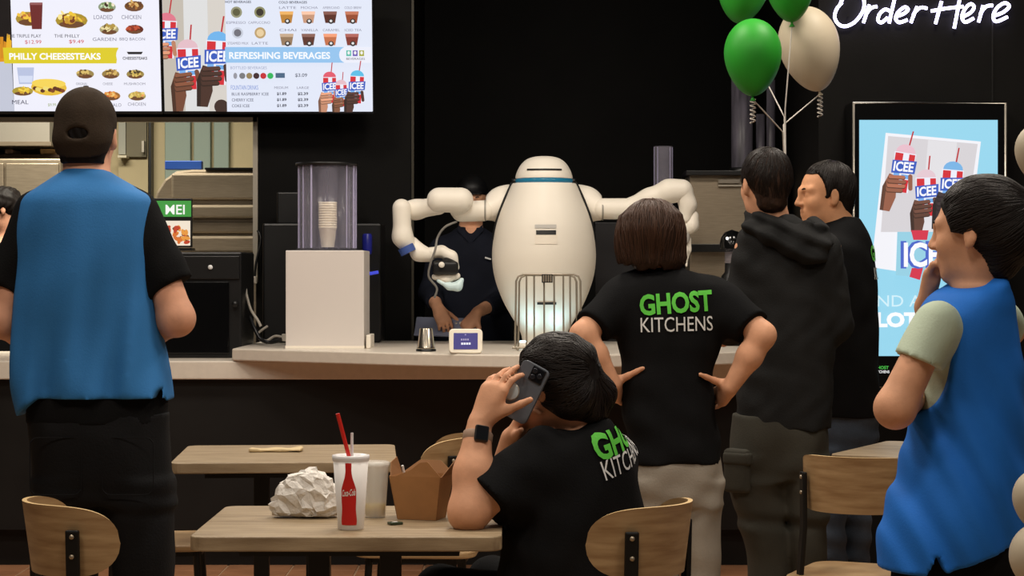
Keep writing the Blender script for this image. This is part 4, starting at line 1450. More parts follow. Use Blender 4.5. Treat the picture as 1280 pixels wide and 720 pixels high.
# ------------------------------------------------------------------ chairs (local: facing +y)
def make_chair(label):
    t = thing('cafe_chair', label, 'chair', (0, 0, 0), 0, 'bentwood cafe chairs')
    MB().prism(rrect(0.39, 0.39, 0.07, 6), 0.437, 0.458).build('seat', M_PLY, t, bevel=0.005, local=True)
    MB().prism(rrect(0.33, 0.33, 0.05, 4), 0.42, 0.4365).build('seat_frame', M_BLACKMET, t, local=True)
    # curved backrest: arc in plan, rounded ends
    nu, nv = 32, 9
    th = 0.011
    A = math.radians(84)

    def pt(u_, v_, off):
        a = u_ * A
        r = 0.17 + off
        e = (1 - abs(u_) ** 5.0) ** 0.5 if abs(u_) < 1 else 0
        zc = 0.73
        hh = 0.079 * e + 0.004
        x = r * math.sin(a)
        y = -r * math.cos(a) - 0.012 * (v_) * math.cos(a)
        return (x, y, zc + v_ * hh)
    vs, fs = [], []
    us = [-1 + 2 * i / nu for i in range(nu + 1)]
    us = [math.copysign(1 - (1 - abs(q)) ** 1.5, q) if q else 0 for q in us]
    for off in (-th / 2, th / 2):
        for q in us:
            for j in range(nv + 1):
                vs.append(pt(q, -1 + 2 * j / nv, off))
    N = (nu + 1) * (nv + 1)
    for i in range(nu):
        for j in range(nv):
            a = i * (nv + 1) + j
            fs.append((a, a + nv + 1, a + nv + 2, a + 1))
            fs.append((N + a, N + a + 1, N + a + nv + 2, N + a + nv + 1))
    es = []
    for i in range(nu):
        a = i * (nv + 1)
        es.append((a, N + a, N + a + nv + 1, a + nv + 1))
        a += nv
        es.append((a, a + nv + 1, N + a + nv + 1, N + a))
    for j in range(nv):
        es.append((j, j + 1, N + j + 1, N + j))
        a = nu * (nv + 1) + j
        es.append((a, N + a, N + a + 1, a + 1))
    b = MB()
    b.add(vs, fs, True)
    br = b.build('backrest', M_PLY, t, local=True)
    mer = bmesh.new()
    mer.from_mesh(br.data)
    bmesh.ops.remove_doubles(mer, verts=mer.verts[:], dist=0.0004)
    mer.to_mesh(br.data)
    mer.free()
    MB().add(vs, es, False).build('edge_band', M_PLYEDGE, br, local=True)
    for sg in (-1, 1):
        a = sg * math.radians(52)
        x, y = 0.186 * math.sin(a), -0.186 * math.cos(a)
        pts = [(x * 1.25, y * 1.15, 0.0), (x * 1.08, y * 1.04, 0.44), (x * 1.0, y * 1.03, 0.6), (x, y * 1.06, 0.76)]
        b = MB()
        w2, t2 = 0.016, 0.007
        rr_ = unit((math.cos(a), math.sin(a), 0))
        ff_ = np.array([-rr_[1], rr_[0], 0])
        vs, fs = [], []
        for p in pts:
            p = np.array(p)
            vs += [p - rr_ * w2 - ff_ * t2, p + rr_ * w2 - ff_ * t2, p + rr_ * w2 + ff_ * t2, p - rr_ * w2 + ff_ * t2]
        for i in range(len(pts) - 1):
            for j in range(4):
                fs.append((4 * i + j, 4 * i + (j + 1) % 4, 4 * i + 4 + (j + 1) % 4, 4 * i + 4 + j))
        fs += [(3, 2, 1, 0), (len(vs) - 4, len(vs) - 3, len(vs) - 2, len(vs) - 1)]
        post = b.add(vs, fs).build('rear_leg', M_BLACKMET, t, bevel=0.004, local=True)
        for zz in (0.70, 0.745):
            MB().lathe([(0.006, 0), (0.005, 0.003), (0, 0.004)], np.array((x, y * 1.05, zz)) - ff_ * 0.0075, 10, R=[rr_, (0, 0, 1), -ff_]).build('bolt', M_STEEL, post, local=True)
        MB().tube([(sg * 0.175, 0.17, 0.0), (sg * 0.15, 0.145, 0.436)], 0.012, 10).build('front_leg', M_BLACKMET, t, local=True)
        MB().tube([(sg * 0.168, 0.158, 0.2), (x * 1.18, y * 1.1, 0.2)], 0.008, 8).build('stretcher', M_BLACKMET, t, local=True)
    MB().tube([(-0.168, 0.16, 0.26), (0.168, 0.16, 0.26)], 0.008, 8).build('stretcher', M_BLACKMET, t, local=True)
    return t


spots = [('bentwood chair behind the seated woman, its curved back towards the camera', 0.239, 4.70, math.radians(60)),
         ('bentwood chair in front of the blue-vested man on the left', -0.967, 4.73, math.radians(-60)),
         ('bentwood chair at the empty table, half hidden behind the seated woman\'s arm', -0.30, 6.52, math.radians(86)),
         ('bentwood chair at the left end of the empty table behind the blue-vested man', -1.19, 6.66, math.radians(-84)),
         ('bentwood chair left of the woman in blue at the right table', 1.038, 5.91, math.radians(-25))]
proto = None
for lb, x, y, a in spots:
    if proto is None:
        proto = make_chair(lb)
        o = proto
    else:
        o = copy_tree(proto)
    o.location = (x, y, 0)
    o.rotation_euler = (0, 0, a)
    o['label'] = lb

# ------------------------------------------------------------------ things on the tables
TS = TZ + 0.0006
d = 4.64
c = P(438.5, 660, d)
t = thing('soda_cup', 'white paper soda cup with red bottle print and red straw', 'cup', (c[0], d, TS))
hC = 0.168


def cup_r(z):
    return 0.030 + (0.0415 - 0.030) * z / hC


cupw = mat('white_paper', (236, 232, 228), 0.5)
MB().lathe([(0.029, TS), (0.030, TS + 0.002), (cup_r(hC), TS + hC), (cup_r(hC) - 0.0015, TS + hC), (0.0285, TS + 0.006), (0, TS + 0.006)], (c[0], d, 0), 36).build('paper_body', cupw, t)
MB().lathe([(0.0425, TS + hC - 0.01), (0.0435, TS + hC - 0.004), (0.0435, TS + hC + 0.003), (0.039, TS + hC + 0.004), (0.037, TS + hC - 0.001), (0, TS + hC - 0.001)], (c[0], d, 0), 36).build('lid', mat('clear_white_lid', (228, 226, 226), 0.3), t)


def on_cup(mbv, z, a, out):
    r = cup_r(z) + out
    return (c[0] + r * math.sin(a), d - r * math.cos(a), TS + z)


bw = [(0.012, 0.0175), (0.02, 0.0185), (0.05, 0.0165), (0.075, 0.0175), (0.092, 0.0175), (0.108, 0.0135), (0.125, 0.0085), (0.14, 0.0068), (0.15, 0.0072), (0.156, 0.0072)]
zz_ = np.linspace(0.012, 0.156, 34)
ww_ = smooth_interp(zz_, np.array([q[0] for q in bw]), np.array([q[1] for q in bw]))
b = MB()
vs, fs = [], []
for z, hw in zip(zz_, ww_):
    for j in range(9):
        vs.append(on_cup(None, z, (-1 + 2 * j / 8) * hw / cup_r(z) - 0.06, 0.0006))
for i in range(33):
    for j in range(8):
        fs.append((i * 9 + j, i * 9 + j + 1, i * 9 + j + 10, i * 9 + j + 9))
b.add(vs, fs, True)
b.build('bottle_print', mat('red_print', (208, 34, 30), 0.5), t)
v_, f_ = text_mesh('Coca-Cola', 0.02, 0.35)
b = MB()
b.add([on_cup(None, 0.078 + 0.016 * p[1] + 0.003 * p[0], (p[0] - 0.5) * 0.031 / 0.036 - 0.06, 0.0012) for p in v_], f_)
b.build('lettering', mat('white_print', (240, 236, 232), 0.5), t)
sp = P(437, 574, d)
MB().tube([(c[0] + 0.0, d, TS + 0.02), tuple(sp + np.array([0, 0, 0.0])), tuple(P(422, 517, d - 0.01))], 0.0048, 10).build('straw', mat('red_straw', (206, 40, 32), 0.35), t)
MB().tube([(c[0] + 0.004, d + 0.012, TS + 0.02), tuple(P(440, 570, d + 0.012)), tuple(P(440, 541, d + 0.012))], 0.0035, 8).build('white_straw', mat('white_straw_plastic', (220, 216, 214), 0.4), t)

d2 = 4.86
c2 = P(469, 647, d2)
t = thing('plastic_cup', 'translucent plastic cup with a little yellow drink behind the soda cup', 'cup', (c2[0], d2, TS))
MB().lathe([(0.024, TS), (0.025, TS + 0.002), (0.0335, TS + 0.125), (0.0345, TS + 0.129), (0.032, TS + 0.129), (0.0235, TS + 0.004), (0, TS + 0.004)], (c2[0], d2, 0), 32).build('wall', mat('frosted_plastic', (240, 236, 228), 0.25, alpha=0.42), t)
MB().lathe([(0, TS + 0.0045), (0.0228, TS + 0.0045), (0.0252, TS + 0.032), (0, TS + 0.032)], (c2[0], d2, 0), 28).build('drink', mat('lemon_drink', (226, 196, 110), 0.3), t)
MB().lathe([(0.0345, TS + 0.124), (0.036, TS + 0.127), (0.036, TS + 0.133), (0.03, TS + 0.136), (0, TS + 0.136)], (c2[0], d2, 0), 32).build('lid', MATS['frosted_plastic'], t)

d3 = 4.84
c3 = P(527, 648, d3)
t = thing('takeaway_box', 'open brown kraft takeaway box with raised flaps on the near table', 'box', (c3[0], d3, TS))
M_KRAFT = mat('kraft_card', (168, 120, 74), 0.7, var=(20, 0.08))
M_KRAFT2 = mat('kraft_card_inside', (150, 106, 66), 0.75)
ya = math.radians(-17)
ca, sa = math.cos(ya), math.sin(ya)


def KX(x, y, z):
    return (c3[0] + x * ca - y * sa, d3 + x * sa + y * ca, TS + z)


bw_, bd_, tw_, td_, hb = 0.05, 0.035, 0.066, 0.05, 0.105
base = [(-bw_, -bd_), (bw_, -bd_), (bw_, bd_), (-bw_, bd_)]
top = [(-tw_, -td_), (tw_, -td_), (tw_, td_), (-tw_, td_)]
MB().add([KX(*p, 0.0) for p in base] + [KX(*p, 0.002) for p in base], [(3, 2, 1, 0), (4, 5, 6, 7), (0, 1, 5, 4), (1, 2, 6, 5), (2, 3, 7, 6), (3, 0, 4, 7)]).build('bottom', M_KRAFT, t)


def panel(name, pts, inward, m):
    iw = np.array(inward) * 0.0016
    fr2 = [np.array(KX(*p)) for p in pts]
    iv = np.array([iw[0] * ca - iw[1] * sa, iw[0] * sa + iw[1] * ca, 0])
    bk2 = [p + iv for p in fr2]
    k = len(pts)
    return MB().add(fr2 + bk2, [tuple(range(k)), tuple(reversed(range(k, 2 * k)))] + [(i, k + i, k + (i + 1) % k, (i + 1) % k) for i in range(k)]).build(name, m, t)


panel('side_panel', [(-bw_, -bd_, 0.0), (bw_, -bd_, 0.0), (tw_, -td_, hb), (-tw_, -td_, hb)], (0, 1, 0), M_KRAFT)
panel('side_panel', [(bw_, -bd_, 0.0), (bw_, bd_, 0.0), (tw_, td_, hb), (tw_, -td_, hb)], (-1, 0, 0), M_KRAFT)
panel('side_panel', [(-bw_, bd_, 0.0), (-tw_, td_, hb), (tw_, td_, hb), (bw_, bd_, 0.0)], (0, -1, 0), M_KRAFT)
panel('side_panel', [(-bw_, -bd_, 0.0), (-tw_, -td_, hb), (-tw_, td_, hb), (-bw_, bd_, 0.0)], (1, 0, 0), M_KRAFT)
panel('flap', [(-tw_ * 0.72, -td_, hb), (tw_, -td_, hb), (tw_ * 0.5, -td_ * 1.02, hb + 0.036), (tw_ * 0.2, -td_ * 1.02, hb + 0.034), (-tw_ * 0.15, -td_, hb + 0.016)], (0, 1, 0), M_KRAFT)
panel('flap', [(-tw_, -td_ * 0.8, hb), (-tw_, td_ * 0.8, hb), (-tw_ * 1.12, td_ * 0.5, hb + 0.04), (-tw_ * 1.12, -td_ * 0.3, hb + 0.03)], (1, 0, 0), M_KRAFT2)
panel('flap', [(tw_, -td_ * 0.8, hb), (tw_, td_ * 0.8, hb), (tw_ * 1.2, td_ * 0.4, hb + 0.035), (tw_ * 1.2, -td_ * 0.2, hb + 0.025)], (-1, 0, 0), M_KRAFT2)
panel('flap', [(-tw_, td_, hb), (tw_, td_, hb), (tw_ * 0.4, td_ * 1.3, hb + 0.03), (-tw_ * 0.4, td_ * 1.3, hb + 0.03)], (0, -1, 0), M_KRAFT2)
MB().tube([KX(-0.03, 0.01, 0.03), KX(-0.042, -0.02, 0.128)], 0.003, 6).build('fork', mat('white_plastic_fork', (232, 230, 226), 0.4), t)

s = Solid()
d4 = 4.86
ck = P(378, 640, d4)
for (a, y, rr3) in ((352, 636, 0.026), (366, 618, 0.034), (372, 600, 0.022), (388, 632, 0.034), (398, 612, 0.036), (410, 628, 0.032), (404, 640, 0.026), (385, 645, 0.024), (392, 598, 0.018)):
    p = P(a, y, d4)
    s.ell(p, (rr3 * 1.15, rr3 * 1.1, rr3), k=0.03)
s.trim = lambda x, y, z: TS + 0.001 - z
v_, f_ = s.polygonize(0.015, 0)
rs_ = np.random.RandomState(4)
jit = rs_.normal(0, 0.0040, v_.shape)
jit[:, 2] *= (v_[:, 2] > TS + 0.01)
v_ = v_ + jit
v_[:, 2] = np.maximum(v_[:, 2], TS + 0.0005)
b = MB().add(v_, [t_ for q_ in f_ for t_ in ((q_[0], q_[1], q_[2]), (q_[0], q_[2], q_[3]))])
o = b.build('crumpled_paper', mat('white_wrapping_paper', (226, 220, 212), 0.6, bump=(70, 0.5)), None, loc=(ck[0], d4, TS))
tag(o, 'crumpled white food wrapping paper left of the soda cup', 'paper')
d5 = 4.72
c5 = P(494, 656, d5)
t = thing('sauce_packet', 'tiny dark green sauce packet on the near table by the brown box', 'packet', (c5[0], d5, TS))
Rp = [unit((1, 0.5, 0)), unit((-0.5, 1, 0)), (0, 0, 1)]
MB().box((c5[0], d5, TS + 0.003), (0.016, 0.012, 0.003), R=Rp).build('pouch', mat('dark_green_foil', (48, 62, 40), 0.3), t, bevel=0.002)
MB().box((c5[0], d5 - 0.002, TS + 0.0064), (0.006, 0.005, 0.0003), R=Rp).build('label', cupw, t)
d6 = 6.62
c6 = P(345, 566, d6)
s = Solid()
s.box((c6[0], d6, TS + 0.006), (0.085, 0.03, 0.006), r=0.003)
s.disp = lambda x, y, z: 0.004 * wob(x, y, z, 45, 0.3)
s.trim = lambda x, y, z: TS - z
o = s.build('paper_napkin', mat('beige_paper', (206, 184, 142), 0.7), None, h=0.004, loc=(c6[0], d6, TS))
tag(o, 'flat creased beige paper lying on the empty table', 'napkin')

# ------------------------------------------------------------------ balloons
M_GBAL = mat('green_latex', (40, 142, 40), 0.5, spec=0.3)
M_WBAL = mat('ivory_latex', (186, 174, 152), 0.5, spec=0.3)
M_RIB = mat('ribbon_white', (190, 184, 176), 0.4)


def balloon(label, px, py, rad_px, hgt, d, m, tilt=0.0, yaw=0.0, tail=True, group='balloons in the bunch'):
    c = P(px, py, d)
    r = rad_px * d / F_PX
    t = thing('balloon', label, 'balloon', c, group=group)
    prof = []
    for i in range(25):
        a = math.pi * i / 24
        y = math.cos(a)
        rr_ = math.sin(a)
        hz = hgt * d / F_PX
        z = y * hz * (0.44 if y > 0 else 0.56)
        if y < 0:
            rr_ *= (1 - 0.16 * (-y) ** 1.5)
        prof.append((max(rr_ * r, 0.0), z))
    prof = [(max(q, 1e-5), z) for q, z in prof][::-1]
    ct, st = math.cos(tilt), math.sin(tilt)
    R = np.array([(ct, 0, st), (0, 1, 0), (-st, 0, ct)])
    zb = prof[0][1]
    MB().lathe(prof, c, 40, R=R).build('skin', m, t)
    MB().lathe([(0.012, zb - 0.018), (0.004, zb - 0.004), (0.008, zb + 0.006)], c, 14, R=R).build('knot', m, t)
    kn = c + R.T @ np.array([0, 0, zb - 0.012])
    if tail:
        pts = []
        for i in range(40):
            a = i * 0.9
            pts.append(kn + np.array([0.010 * math.cos(a), 0.010 * math.sin(a), -0.0024 * i]))
        MB().tube(pts, 0.003, 6).build('curled_ribbon', M_RIB, t)
    return t, kn


BD = 8.0
_, k1 = balloon('lowest green balloon, in front of the bunch', 941, 66, 36, 97, BD - 0.2, M_GBAL, 0.0)
_, k2 = balloon('ivory balloon of the bunch beside the neon sign', 1011, 55, 38, 108, BD + 0.15, M_WBAL, 0.22)
_, k3 = balloon('upper left green balloon cut by the top edge', 930, -25, 34, 98, BD + 0.3, M_GBAL, -0.12)
_, k4 = balloon('upper right green balloon touching the ivory one', 987, -27, 32, 98, BD, M_GBAL, 0.05, tail=False)
wgt = P(981, 640, BD)
kn = P(980, 165, BD)
for i, (k_, lb) in enumerate(((k1, 'ribbon of the lowest green balloon'), (k2, 'ribbon of the ivory balloon'), (k3, 'ribbon of the upper left green balloon'), (k4, 'ribbon of the upper right green balloon'))):
    kq = kn + np.array([0.003 * (i - 1.5), 0, 0.03 * i])
    pts = [k_] + [k_ + (kq - k_) * t_ for t_ in (0.3, 0.6, 0.9)] + [kq, P(981.5 + 0.3 * i, 230, BD), P(981.5, 420, BD), np.array([wgt[0], BD, 0.05])]
    o = MB().tube(pts, 0.0028, 6).build('balloon_ribbon', M_RIB, None, loc=(wgt[0], BD, 0.05))
    tag(o, 'white ' + lb + ' running down behind the men', 'ribbon', 'balloon ribbons')
t = thing('balloon_weight', 'small foil weight on the floor holding the balloon ribbons', 'weight', (wgt[0], BD, 0))
MB().lathe([(0.05, 0.001), (0.06, 0.02), (0.03, 0.06), (0.004, 0.075)], (wgt[0], BD, 0), 18).build('body', M_GBAL, t)
balloon('pale balloon at the right edge level with the poster', 1304, 187, 35, 80, 4.1, M_WBAL, 0, tail=False, group='balloons at the right edge')
balloon('ivory balloon low at the right edge beside the blue vest', 1302, 622, 36, 84, 4.05, M_WBAL, 0.1, tail=False, group='balloons at the right edge')
balloon('lowest ivory balloon in the bottom right corner', 1304, 695, 42, 96, 4.0, M_WBAL, 0.2, tail=False, group='balloons at the right edge')
px_ = 1.20
t = thing('balloon_stand', 'thin white stand at the right edge carrying the ivory balloons', 'stand', (px_, 4.05, 0))
MB().tube([(px_, 4.05, 0.02), (px_, 4.05, 1.75)], 0.008, 8).build('pole', M_RIB, t)
MB().lathe([(0.14, 0.001), (0.14, 0.012), (0.02, 0.03), (0, 0.03)], (px_, 4.05, 0), 28).build('base', M_RIB, t)
for (a_, y_, d_) in ((1304, 187, 4.1), (1302, 622, 4.05), (1304, 695, 4.0)):
    q_ = P(a_, y_, d_)
    MB().tube([(px_, 4.05, min(q_[2], 1.74)), (q_[0] + 0.05, d_, q_[2])], 0.004, 6).build('arm', M_RIB, t)
# ------------------------------------------------------------------ people
M_SKIN_A = mat('skin_fair_ruddy', (220, 162, 132), 0.55, var=(18, 0.12), bump=(180, 0.05), spec=0.25)
M_SKIN_B = mat('skin_warm_tan', (216, 160, 126), 0.55, var=(18, 0.12), bump=(180, 0.05), spec=0.25)
M_SKIN_C = mat('skin_tan', (206, 150, 112), 0.55, var=(18, 0.12), bump=(180, 0.05), spec=0.25)
M_TEE = mat('black_cotton', (21, 21, 22), 0.9, var=(9, 0.2), bump=(220, 0.15), spec=0.1)
M_VEST = mat('royal_blue_polyester', (50, 116, 178), 0.75, var=(7, 0.07), bump=(200, 0.08), spec=0.25)
M_VEST2 = mat('bright_blue_polyester', (32, 108, 200), 0.75, var=(7, 0.07), bump=(200, 0.08), spec=0.25)
M_DENIM_B = mat('black_denim', (20, 20, 22), 0.8, var=(5, 0.4), bump=(160, 0.15), spec=0.2)
M_DENIM = mat('dark_blue_denim', (62, 69, 80), 0.85, var=(6, 0.35), bump=(160, 0.15), spec=0.2)
M_KHAKI = mat('stone_grey_cotton', (146, 138, 126), 0.85, var=(8, 0.12), bump=(160, 0.12), spec=0.2)
M_OLIVE = mat('dark_olive_cotton', (64, 62, 55), 0.85, var=(6, 0.2), bump=(160, 0.12), spec=0.2)
M_HOOD = mat('charcoal_jersey', (35, 35, 35), 0.85, var=(8, 0.25), bump=(200, 0.2), spec=0.15)
M_MINT = mat('pale_mint_cotton', (190, 204, 182), 0.85, var=(9, 0.06), bump=(200, 0.12), spec=0.2)
M_NAVY = mat('navy_polo_cloth', (22, 25, 36), 0.85, var=(9, 0.2), bump=(200, 0.12), spec=0.2)
M_CAP = mat('brown_cap_cloth', (50, 40, 31), 0.85, var=(20, 0.15), bump=(200, 0.15), spec=0.15)
M_SHOE = mat('black_shoe_leather', (20, 20, 20), 0.5)
M_HAIR_BR = mat('dark_brown_hair', (46, 31, 23), 0.55, var=(10, 0.35), stretch=(9, 9, 0.8), bump=(40, 0.2), spec=0.22)
M_HAIR_BK = mat('black_hair', (20, 15, 13), 0.55, var=(10, 0.35), stretch=(9, 9, 0.8), bump=(40, 0.2), spec=0.22)
M_LOCK_BR = mat('brown_hair_locks', (66, 44, 32), 0.45, spec=0.3)
M_LOCK_BK = mat('black_hair_locks', (27, 20, 17), 0.45, spec=0.3)
M_EYE = mat('eye_white', (225, 220, 212), 0.25)
M_IRIS = mat('dark_iris', (30, 20, 16), 0.15)
M_LIP = mat('lip_skin', (168, 92, 82), 0.45)
M_GREEN_T = mat('green_ink', (96, 206, 70), 0.7)
M_WHITE_T = mat('white_ink', (222, 222, 220), 0.7)


def rows_px(d, rows, yaw=0.0, dy=0.0, grow=0.0):
    """picture-row widths (py, xl, xr, b[, dy]) at depth d -> loft rows"""
    out = []
    for r in rows:
        py, xl, xr, b = r[:4]
        e = r[4] if len(r) > 4 else 0.0
        dd = d + dy + e
        hw = (xr - xl) / 2 * dd / F_PX
        s_, c_ = math.sin(yaw), math.cos(yaw)
        a = math.sqrt(max(hw * hw - (b * s_) ** 2, (0.45 * hw) ** 2)) / max(abs(c_), 0.3)
        out.append((zpx(py, dd), xpx((xl + xr) / 2, dd), dd, max(a + grow, 0.01), max(b + grow, 0.01)))
    return out


def add_head(s, c, f, q=1.0, up=(0, 0, 1), neck=None, nr=0.054, female=False):
    r, f, u_ = frame(f, up)
    A = [r, f, u_]

    def L(x, y, z):
        return c + (r * x + f * y + u_ * z) * q
    s.ell(L(0, -0.012, 0.036), np.array((0.076, 0.096, 0.083)) * q, A, 0.02)
    s.ell(L(0, 0.030, -0.028), np.array((0.060, 0.062, 0.086)) * q, A, 0.03)
    jw = 0.86 if female else 1.0
    s.ell(L(0, 0.030, -0.070), np.array((0.047 * jw, 0.050 * jw, 0.034)) * q, A, 0.03)
    s.ell(L(0, 0.070, -0.094), np.array((0.020, 0.016, 0.016)) * q, A, 0.025)
    for sg in (-1, 1):
        s.ell(L(sg * 0.040, 0.056, -0.022), np.array((0.020, 0.022, 0.022)) * q, A, 0.025)
        s.cone(L(sg * 0.008, 0.088, 0.024), L(sg * 0.046, 0.070, 0.026), 0.010 * q, 0.009 * q, 0.02)
        s.ell(L(sg * 0.032, 0.092, 0.008), np.array((0.016, 0.012, 0.010)) * q, A, 0.012, op='s')
        # eyelids
        s.ell(L(sg * 0.031, 0.072, 0.007), np.array((0.0145, 0.0135, 0.0125)) * q, A, 0.006)
    s.cone(L(0, 0.088, 0.016), L(0, 0.108, -0.022), 0.008 * q, 0.011 * q, 0.014)
    for sg in (-1, 1):
        s.ell(L(sg * 0.011, 0.098, -0.026), np.array((0.008, 0.010, 0.007)) * q, A, 0.008)
    s.cone(L(-0.016, 0.084, -0.052), L(0.016, 0.084, -0.052), 0.008 * q, 0.008 * q, 0.012)
    s.cone(L(-0.014, 0.083, -0.064), L(0.014, 0.083, -0.064), 0.008 * q, 0.008 * q, 0.012)
    s.box(L(0, 0.098, -0.058), np.array((0.02, 0.008, 0.0016)) * q, A, r=0.001, k=0.006, op='s')
    for sg in (-1, 1):
        ea = [unit(r * 1.0 - f * 0.35 * sg * sg), unit(f + u_ * 0.25), unit(u_ - f * 0.25)]
        ea = [unit(r - f * 0.25 * sg), f, u_] if False else A
        s.ell(L(sg * 0.078, -0.012, -0.004), np.array((0.009, 0.0165, 0.029)) * q, ea, 0.005)
        s.ell(L(sg * 0.089, -0.008, 0.0), np.array((0.007, 0.010, 0.017)) * q, ea, 0.005, op='s')
        s.ell(L(sg * 0.076, -0.006, -0.028), np.array((0.007, 0.009, 0.010)) * q, ea, 0.006)
    if neck is not None:
        s.cone(L(0, -0.022, -0.05), neck, nr * q, nr * 1.12, 0.035)
    return L, A


def add_eyes(L, A, q, parent, brow_mat):
    for sg in (-1, 1):
        c = L(sg * 0.031, 0.0705, 0.006)
        b = MB()
        b.lathe([(0.0125 * q * math.sin(math.pi * i / 10), -0.0125 * q * math.cos(math.pi * i / 10)) for i in range(11)], c, 16)
        e = b.build('eye', M_EYE, parent)
        MB().lathe([(0.0058 * q, 0), (0.0045 * q, 0.0012), (0, 0.0018)], c + A[1] * 0.0118 * q, 14, R=[A[0], A[2], A[1]]).build('iris', M_IRIS, e)
        MB().tube([L(sg * 0.014, 0.0935, 0.026), L(sg * 0.030, 0.0895, 0.031), L(sg * 0.047, 0.0745, 0.026)], [0.0028 * q, 0.0032 * q, 0.0018 * q], 8).build('eyebrow', brow_mat, parent)


def add_hand(s, wrist, d, n, t, q=1.0, curls=None, thumb=None, thumb_curl=0.3, spread=0.06, wr=0.026):
    """d finger direction, n palm normal, t towards the thumb side"""
    d = unit(d)
    n = unit(n - d * np.dot(n, d))
    t = unit(np.array(t) - d * np.dot(t, d) - n * np.dot(t, n))
    wrist = np.array(wrist, float)
    curls = curls or [(0.35, 0.45, 0.3)] * 4
    offs = [0.030, 0.0105, -0.009, -0.027]
    lens = [0.070, 0.078, 0.072, 0.056]
    mcl = [0.090, 0.092, 0.087, 0.080]
    kn = []
    for i in range(4):
        a = wrist + t * offs[i] * 0.45 * q + d * 0.01 * q
        b = wrist + t * offs[i] * q + d * mcl[i] * q
        s.cone(a, b, 0.0145 * q, 0.0108 * q, 0.016)
        kn.append(b)
    s.ell(wrist + d * 0.05 * q + n * 0.004, np.array((0.036, 0.048, 0.013)) * q, [t, d, n], 0.015)
    for i in range(4):
        p = kn[i]
        dd = unit(d + t * spread * (1.5 - i) * 0.9)
        nn = n
        for j, (fr_, rad) in enumerate(((0.45, 0.0092), (0.31, 0.0082), (0.24, 0.0074))):
            a = curls[i][j]
            dd2 = unit(dd * math.cos(a) + nn * math.sin(a))
            nn = unit(nn * math.cos(a) - dd * math.sin(a))
            dd = dd2
            e = p + dd * lens[i] * fr_ * q
            s.cone(p, e, rad * q, (rad - 0.0009) * q, 0.004 if j == 0 else 0.003)
            p = e
    tb = wrist + d * 0.022 * q + t * 0.020 * q + n * 0.006
    td = unit(thumb) if thumb is not None else unit(d * 0.62 + t * 0.7 + n * 0.35)
    p1 = tb + td * 0.045 * q
    td2 = unit(td + unit(d) * thumb_curl)
    p2 = p1 + td2 * 0.034 * q
    p3 = p2 + unit(td2 + unit(d) * thumb_curl * 0.6) * 0.026 * q
    s.cone(tb, p1, 0.0155 * q, 0.0118 * q, 0.015)
    s.cone(p1, p2, 0.0112 * q, 0.0098 * q, 0.005)
    s.cone(p2, p3, 0.0096 * q, 0.0078 * q, 0.004)


def person(label, x, y, z=0.0):
    return thing('person', label, 'person', (x, y, z), group=None)


def leg_rows(d, rows, **kw):
    return rows_px(d, rows, **kw)


def shoe(parent, x, y, yaw, z0=0.0, m=M_SHOE):
    s = Solid()
    f = np.array([-math.sin(yaw), math.cos(yaw), 0])
    r = np.array([math.cos(yaw), math.sin(yaw), 0])
    c = np.array([x, y, z0])
    s.cone(c - f * 0.05 + (0, 0, 0.045), c + f * 0.12 + (0, 0, 0.035), 0.045, 0.04, 0.02)
    s.cone(c - f * 0.05 + (0, 0, 0.05), c - f * 0.04 + (0, 0, 0.11), 0.043, 0.045, 0.03)
    s.trim = lambda X, Y, Z: z0 + 0.002 - Z
    return s.build('shoe', m, parent, h=0.01)


# ================================================================== 1 man in blue vest, seen from behind
d = 5.4
p = lambda a, y, e=0.0: P(a, y, d + e)
pe = person('man in brown cap, blue vest over black shirt, standing with his back turned', xpx(122, d), d)
sk = Solid()
hc = p(108, 171, 0.02)
L, A = add_head(sk, hc, (0, 1, -0.05), 1.0, neck=p(108, 224, 0.0), nr=0.056)
sk.loft(rows_px(d, [(216, 84, 134, 0.06), (232, 62, 158, 0.075), (260, 44, 178, 0.09), (330, 44, 176, 0.1), (430, 46, 180, 0.1), (520, 50, 200, 0.1), (600, 60, 195, 0.09)]))
for (sh, el, wr, sg) in ((p(178, 272), p(221, 398, -0.03), p(168, 420, 0.2), 1), (p(40, 272), p(-1, 400, -0.03), p(52, 424, 0.2), -1)):
    sk.chain([sh, el], [0.042, 0.047], 0.03)
    sk.chain([el, (el + wr) / 2, wr], [0.047, 0.044, 0.028], 0.02)
    hd = unit((-sg * 0.75, 0.6, -0.1))
    add_hand(sk, wr + hd * 0.015, hd, (0, 0.1, -1), (0, 1, 0.2), 1.0, [(0.5, 0.7, 0.5)] * 4)
body = sk.build('body', M_SKIN_A, pe, h=0.006)
# shirt
s = Solid()
srow = [(216, 82, 136, 0.06), (230, 58, 160, 0.08), (247, 38, 182, 0.1), (262, 33, 184, 0.115), (310, 30, 184, 0.125), (400, 32, 190, 0.128), (480, 34, 206, 0.135), (528, 36, 211, 0.14)]
s.loft(rows_px(d, srow), k=0.03)
for (a0, a1, n_) in ((p(172, 272), p(214, 358, -0.015), None), (p(46, 272), p(7, 360, -0.015), None)):
    dr = unit(a1 - a0)
    s.cone(a0, a1 + dr * 0.06, 0.062, 0.066, 0.045, clip=[(a1, dr + np.array([0, 0, -0.0]))])
s.disp = lambda x, y, z: 0.003 * wob(x, y, z, 28, 0.3)
sh = s.build('shirt', M_TEE, pe, h=0.008)
